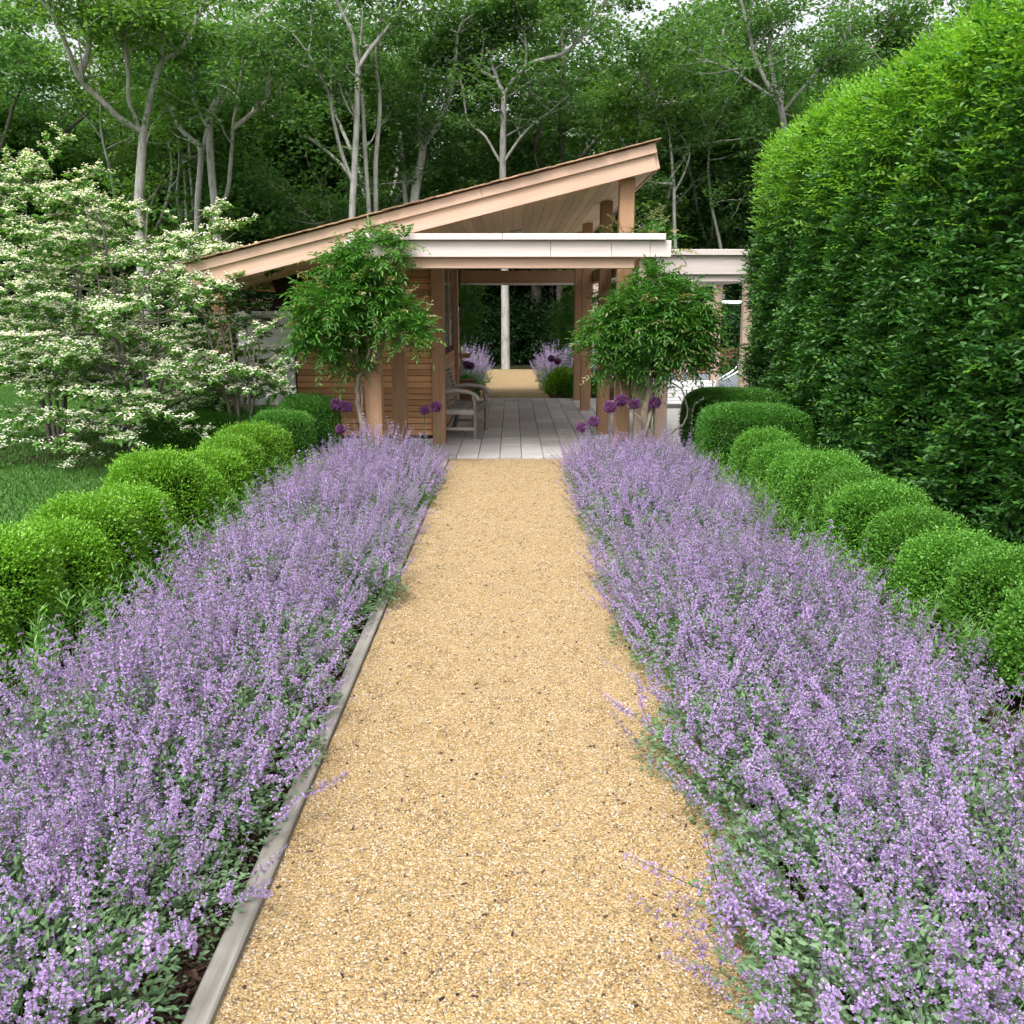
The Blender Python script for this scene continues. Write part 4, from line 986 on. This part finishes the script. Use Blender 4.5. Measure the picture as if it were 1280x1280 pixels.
HL = {'A':('tall pale tree with wide-forked limbs rising behind the big viburnum', .2), 'B':('pale slender tree with a thin side limb, standing behind the low roof slope', .13),
 'C':('thin straight pale trunk beside the slender forked tree, one of two', .085), 'C2':('thin straight pale trunk standing closest to its twin behind the roof', .09),
 'D':('stout grey tree forking low behind the middle of the roof', .2), 'E':('straight pale tree at the end of the rear path with spreading arms above the roof', .14),
 'F':('bent grey tree with a leaning arm behind the viburnum top', .12), 'F2':('many-armed grey tree fanning out beside the roof low end', .15),
 'G':('grey tree with a fan of upright limbs between the pavilion and the tall hedge', .16), 'H':('small pale crooked tree with a drooping bare limb past the roof peak', .08),
 'I':('thin leaning pale trunk in the undergrowth past the roof peak', .07), 'J':('dark straight trunk deep behind the roof slope', .14)}
for i, (k, (Y, ls)) in enumerate(HERO.items()):
    r = np.random.default_rng(900 + i); lab, br = HL[k]; br = br * HTR
    bxx = ls[0][0][0]; out = []
    for li, l in enumerate(ls):
        p = np.array([(x - bxx, 0, z) for x, z in l], float)
        if li == 0:
            if p[0, 2] > .3: p = np.vstack([[p[0, 0] * .3 + r.uniform(-.15, .15), 0, -.1], [p[0, 0] * .7, 0, p[0, 2] * .5], p])
            else: p[0, 2] = -.1
            rad = np.array([br * 1.35, br * 1.02, br * .9, br * .7]); 
            if len(ls) == 1: rad[-1] = br * .4
        else:
            g = r.normal(0, .45); p[:, 1] += np.linspace(0, 1, len(p)) ** 1.2 * g * np.linalg.norm(p[-1] - p[0])
            rad = np.array([br * .62, br * .45, br * .2]) if li < 4 else np.array([br * .42, br * .3, br * .14])
        out.append((p, rad))
    build_tree('woodland_tree', lab, (bxx, Y, 0), out, 950 + i, 'bark_d' if k == 'J' else 'bark', 'canopy2' if k in 'AF' else 'canopy', per=34, L=.13, twigs=6 if len(ls) > 1 else 9, zfol=6.0)

# generic woodland trees: five built, then copied through the wood behind
def generic(seed, H, nl, br, leaf):
    r = np.random.default_rng(seed); fork = H * r.uniform(.3, .45)
    base = [(0, 0, -.1), (r.normal(0, .15), r.normal(0, .15), fork * .5), (r.normal(0, .25), r.normal(0, .25), fork)]
    L_ = [(base, [br * 1.3, br, br * .8])]
    for j in range(nl):
        a = j * 6.283 / nl + r.normal(0, .4); d = (math.cos(a), math.sin(a), r.uniform(1.1, 2.6))
        L_.append((wander(r, base[-1], d, (H - fork) * r.uniform(.8, 1.1), 6, .22, .08), [br * .6, br * .4, br * .14]))
    for j in range(2):
        a = r.uniform(0, 6.28); L_.append((wander(r, base[1], (math.cos(a), math.sin(a), .8), H * .35, 5, .25, .05), [br * .35, br * .22, br * .08]))
    return L_
GEN = []
GLAB = ['woodland tree with an open mid-green crown deep in the wood', 'woodland tree with a dense dark crown deep in the wood', 'woodland tree with a pale fresh crown deep in the wood', 'tall thin woodland tree deep in the wood', 'broad low-branched woodland tree deep in the wood']
spots = []
rs = random.Random(21)
for row, (yy, dx) in enumerate(((33.5, 3.4), (38, 3.8), (43.5, 4.6), (51, 5.4))):
    x = -yy * .56 - 2 + rs.uniform(0, 2)
    while x < yy * .5 + 2:
        spots.append((x + rs.uniform(-.8, .8), yy + rs.uniform(-1.6, 1.6))); x += dx * rs.uniform(.75, 1.25)
gi_ = 0
for (x, y) in spots:
    v = gi_ % 5
    if gi_ < 5:
        H = (11.5, 12.5, 11, 13, 10.5)[v]
        g = build_tree('woodland_tree', GLAB[v], (x, y, 0), generic(1200 + v, H, (4, 5, 4, 3, 6)[v], (.14, .18, .13, .1, .2)[v], 'canopy'), 1300 + v, 'bark' if v in (0, 2, 3) else 'bark_d', 'canopy2' if v == 2 else 'canopy', per=44, L=.17, twigs=9, tl=(1., 2.6), zfol=3.6, group='trees deep in the wood', cs=(.5, 1.0))
        GEN.append(g)
    else:
        s = rs.uniform(.86, 1.12); copy_thing(GEN[v], (x, y, 0), rs.uniform(0, 6.28), (s, s, s * rs.uniform(.92, 1.1)))
    gi_ += 1

# undergrowth shrubs along the edge of the wood
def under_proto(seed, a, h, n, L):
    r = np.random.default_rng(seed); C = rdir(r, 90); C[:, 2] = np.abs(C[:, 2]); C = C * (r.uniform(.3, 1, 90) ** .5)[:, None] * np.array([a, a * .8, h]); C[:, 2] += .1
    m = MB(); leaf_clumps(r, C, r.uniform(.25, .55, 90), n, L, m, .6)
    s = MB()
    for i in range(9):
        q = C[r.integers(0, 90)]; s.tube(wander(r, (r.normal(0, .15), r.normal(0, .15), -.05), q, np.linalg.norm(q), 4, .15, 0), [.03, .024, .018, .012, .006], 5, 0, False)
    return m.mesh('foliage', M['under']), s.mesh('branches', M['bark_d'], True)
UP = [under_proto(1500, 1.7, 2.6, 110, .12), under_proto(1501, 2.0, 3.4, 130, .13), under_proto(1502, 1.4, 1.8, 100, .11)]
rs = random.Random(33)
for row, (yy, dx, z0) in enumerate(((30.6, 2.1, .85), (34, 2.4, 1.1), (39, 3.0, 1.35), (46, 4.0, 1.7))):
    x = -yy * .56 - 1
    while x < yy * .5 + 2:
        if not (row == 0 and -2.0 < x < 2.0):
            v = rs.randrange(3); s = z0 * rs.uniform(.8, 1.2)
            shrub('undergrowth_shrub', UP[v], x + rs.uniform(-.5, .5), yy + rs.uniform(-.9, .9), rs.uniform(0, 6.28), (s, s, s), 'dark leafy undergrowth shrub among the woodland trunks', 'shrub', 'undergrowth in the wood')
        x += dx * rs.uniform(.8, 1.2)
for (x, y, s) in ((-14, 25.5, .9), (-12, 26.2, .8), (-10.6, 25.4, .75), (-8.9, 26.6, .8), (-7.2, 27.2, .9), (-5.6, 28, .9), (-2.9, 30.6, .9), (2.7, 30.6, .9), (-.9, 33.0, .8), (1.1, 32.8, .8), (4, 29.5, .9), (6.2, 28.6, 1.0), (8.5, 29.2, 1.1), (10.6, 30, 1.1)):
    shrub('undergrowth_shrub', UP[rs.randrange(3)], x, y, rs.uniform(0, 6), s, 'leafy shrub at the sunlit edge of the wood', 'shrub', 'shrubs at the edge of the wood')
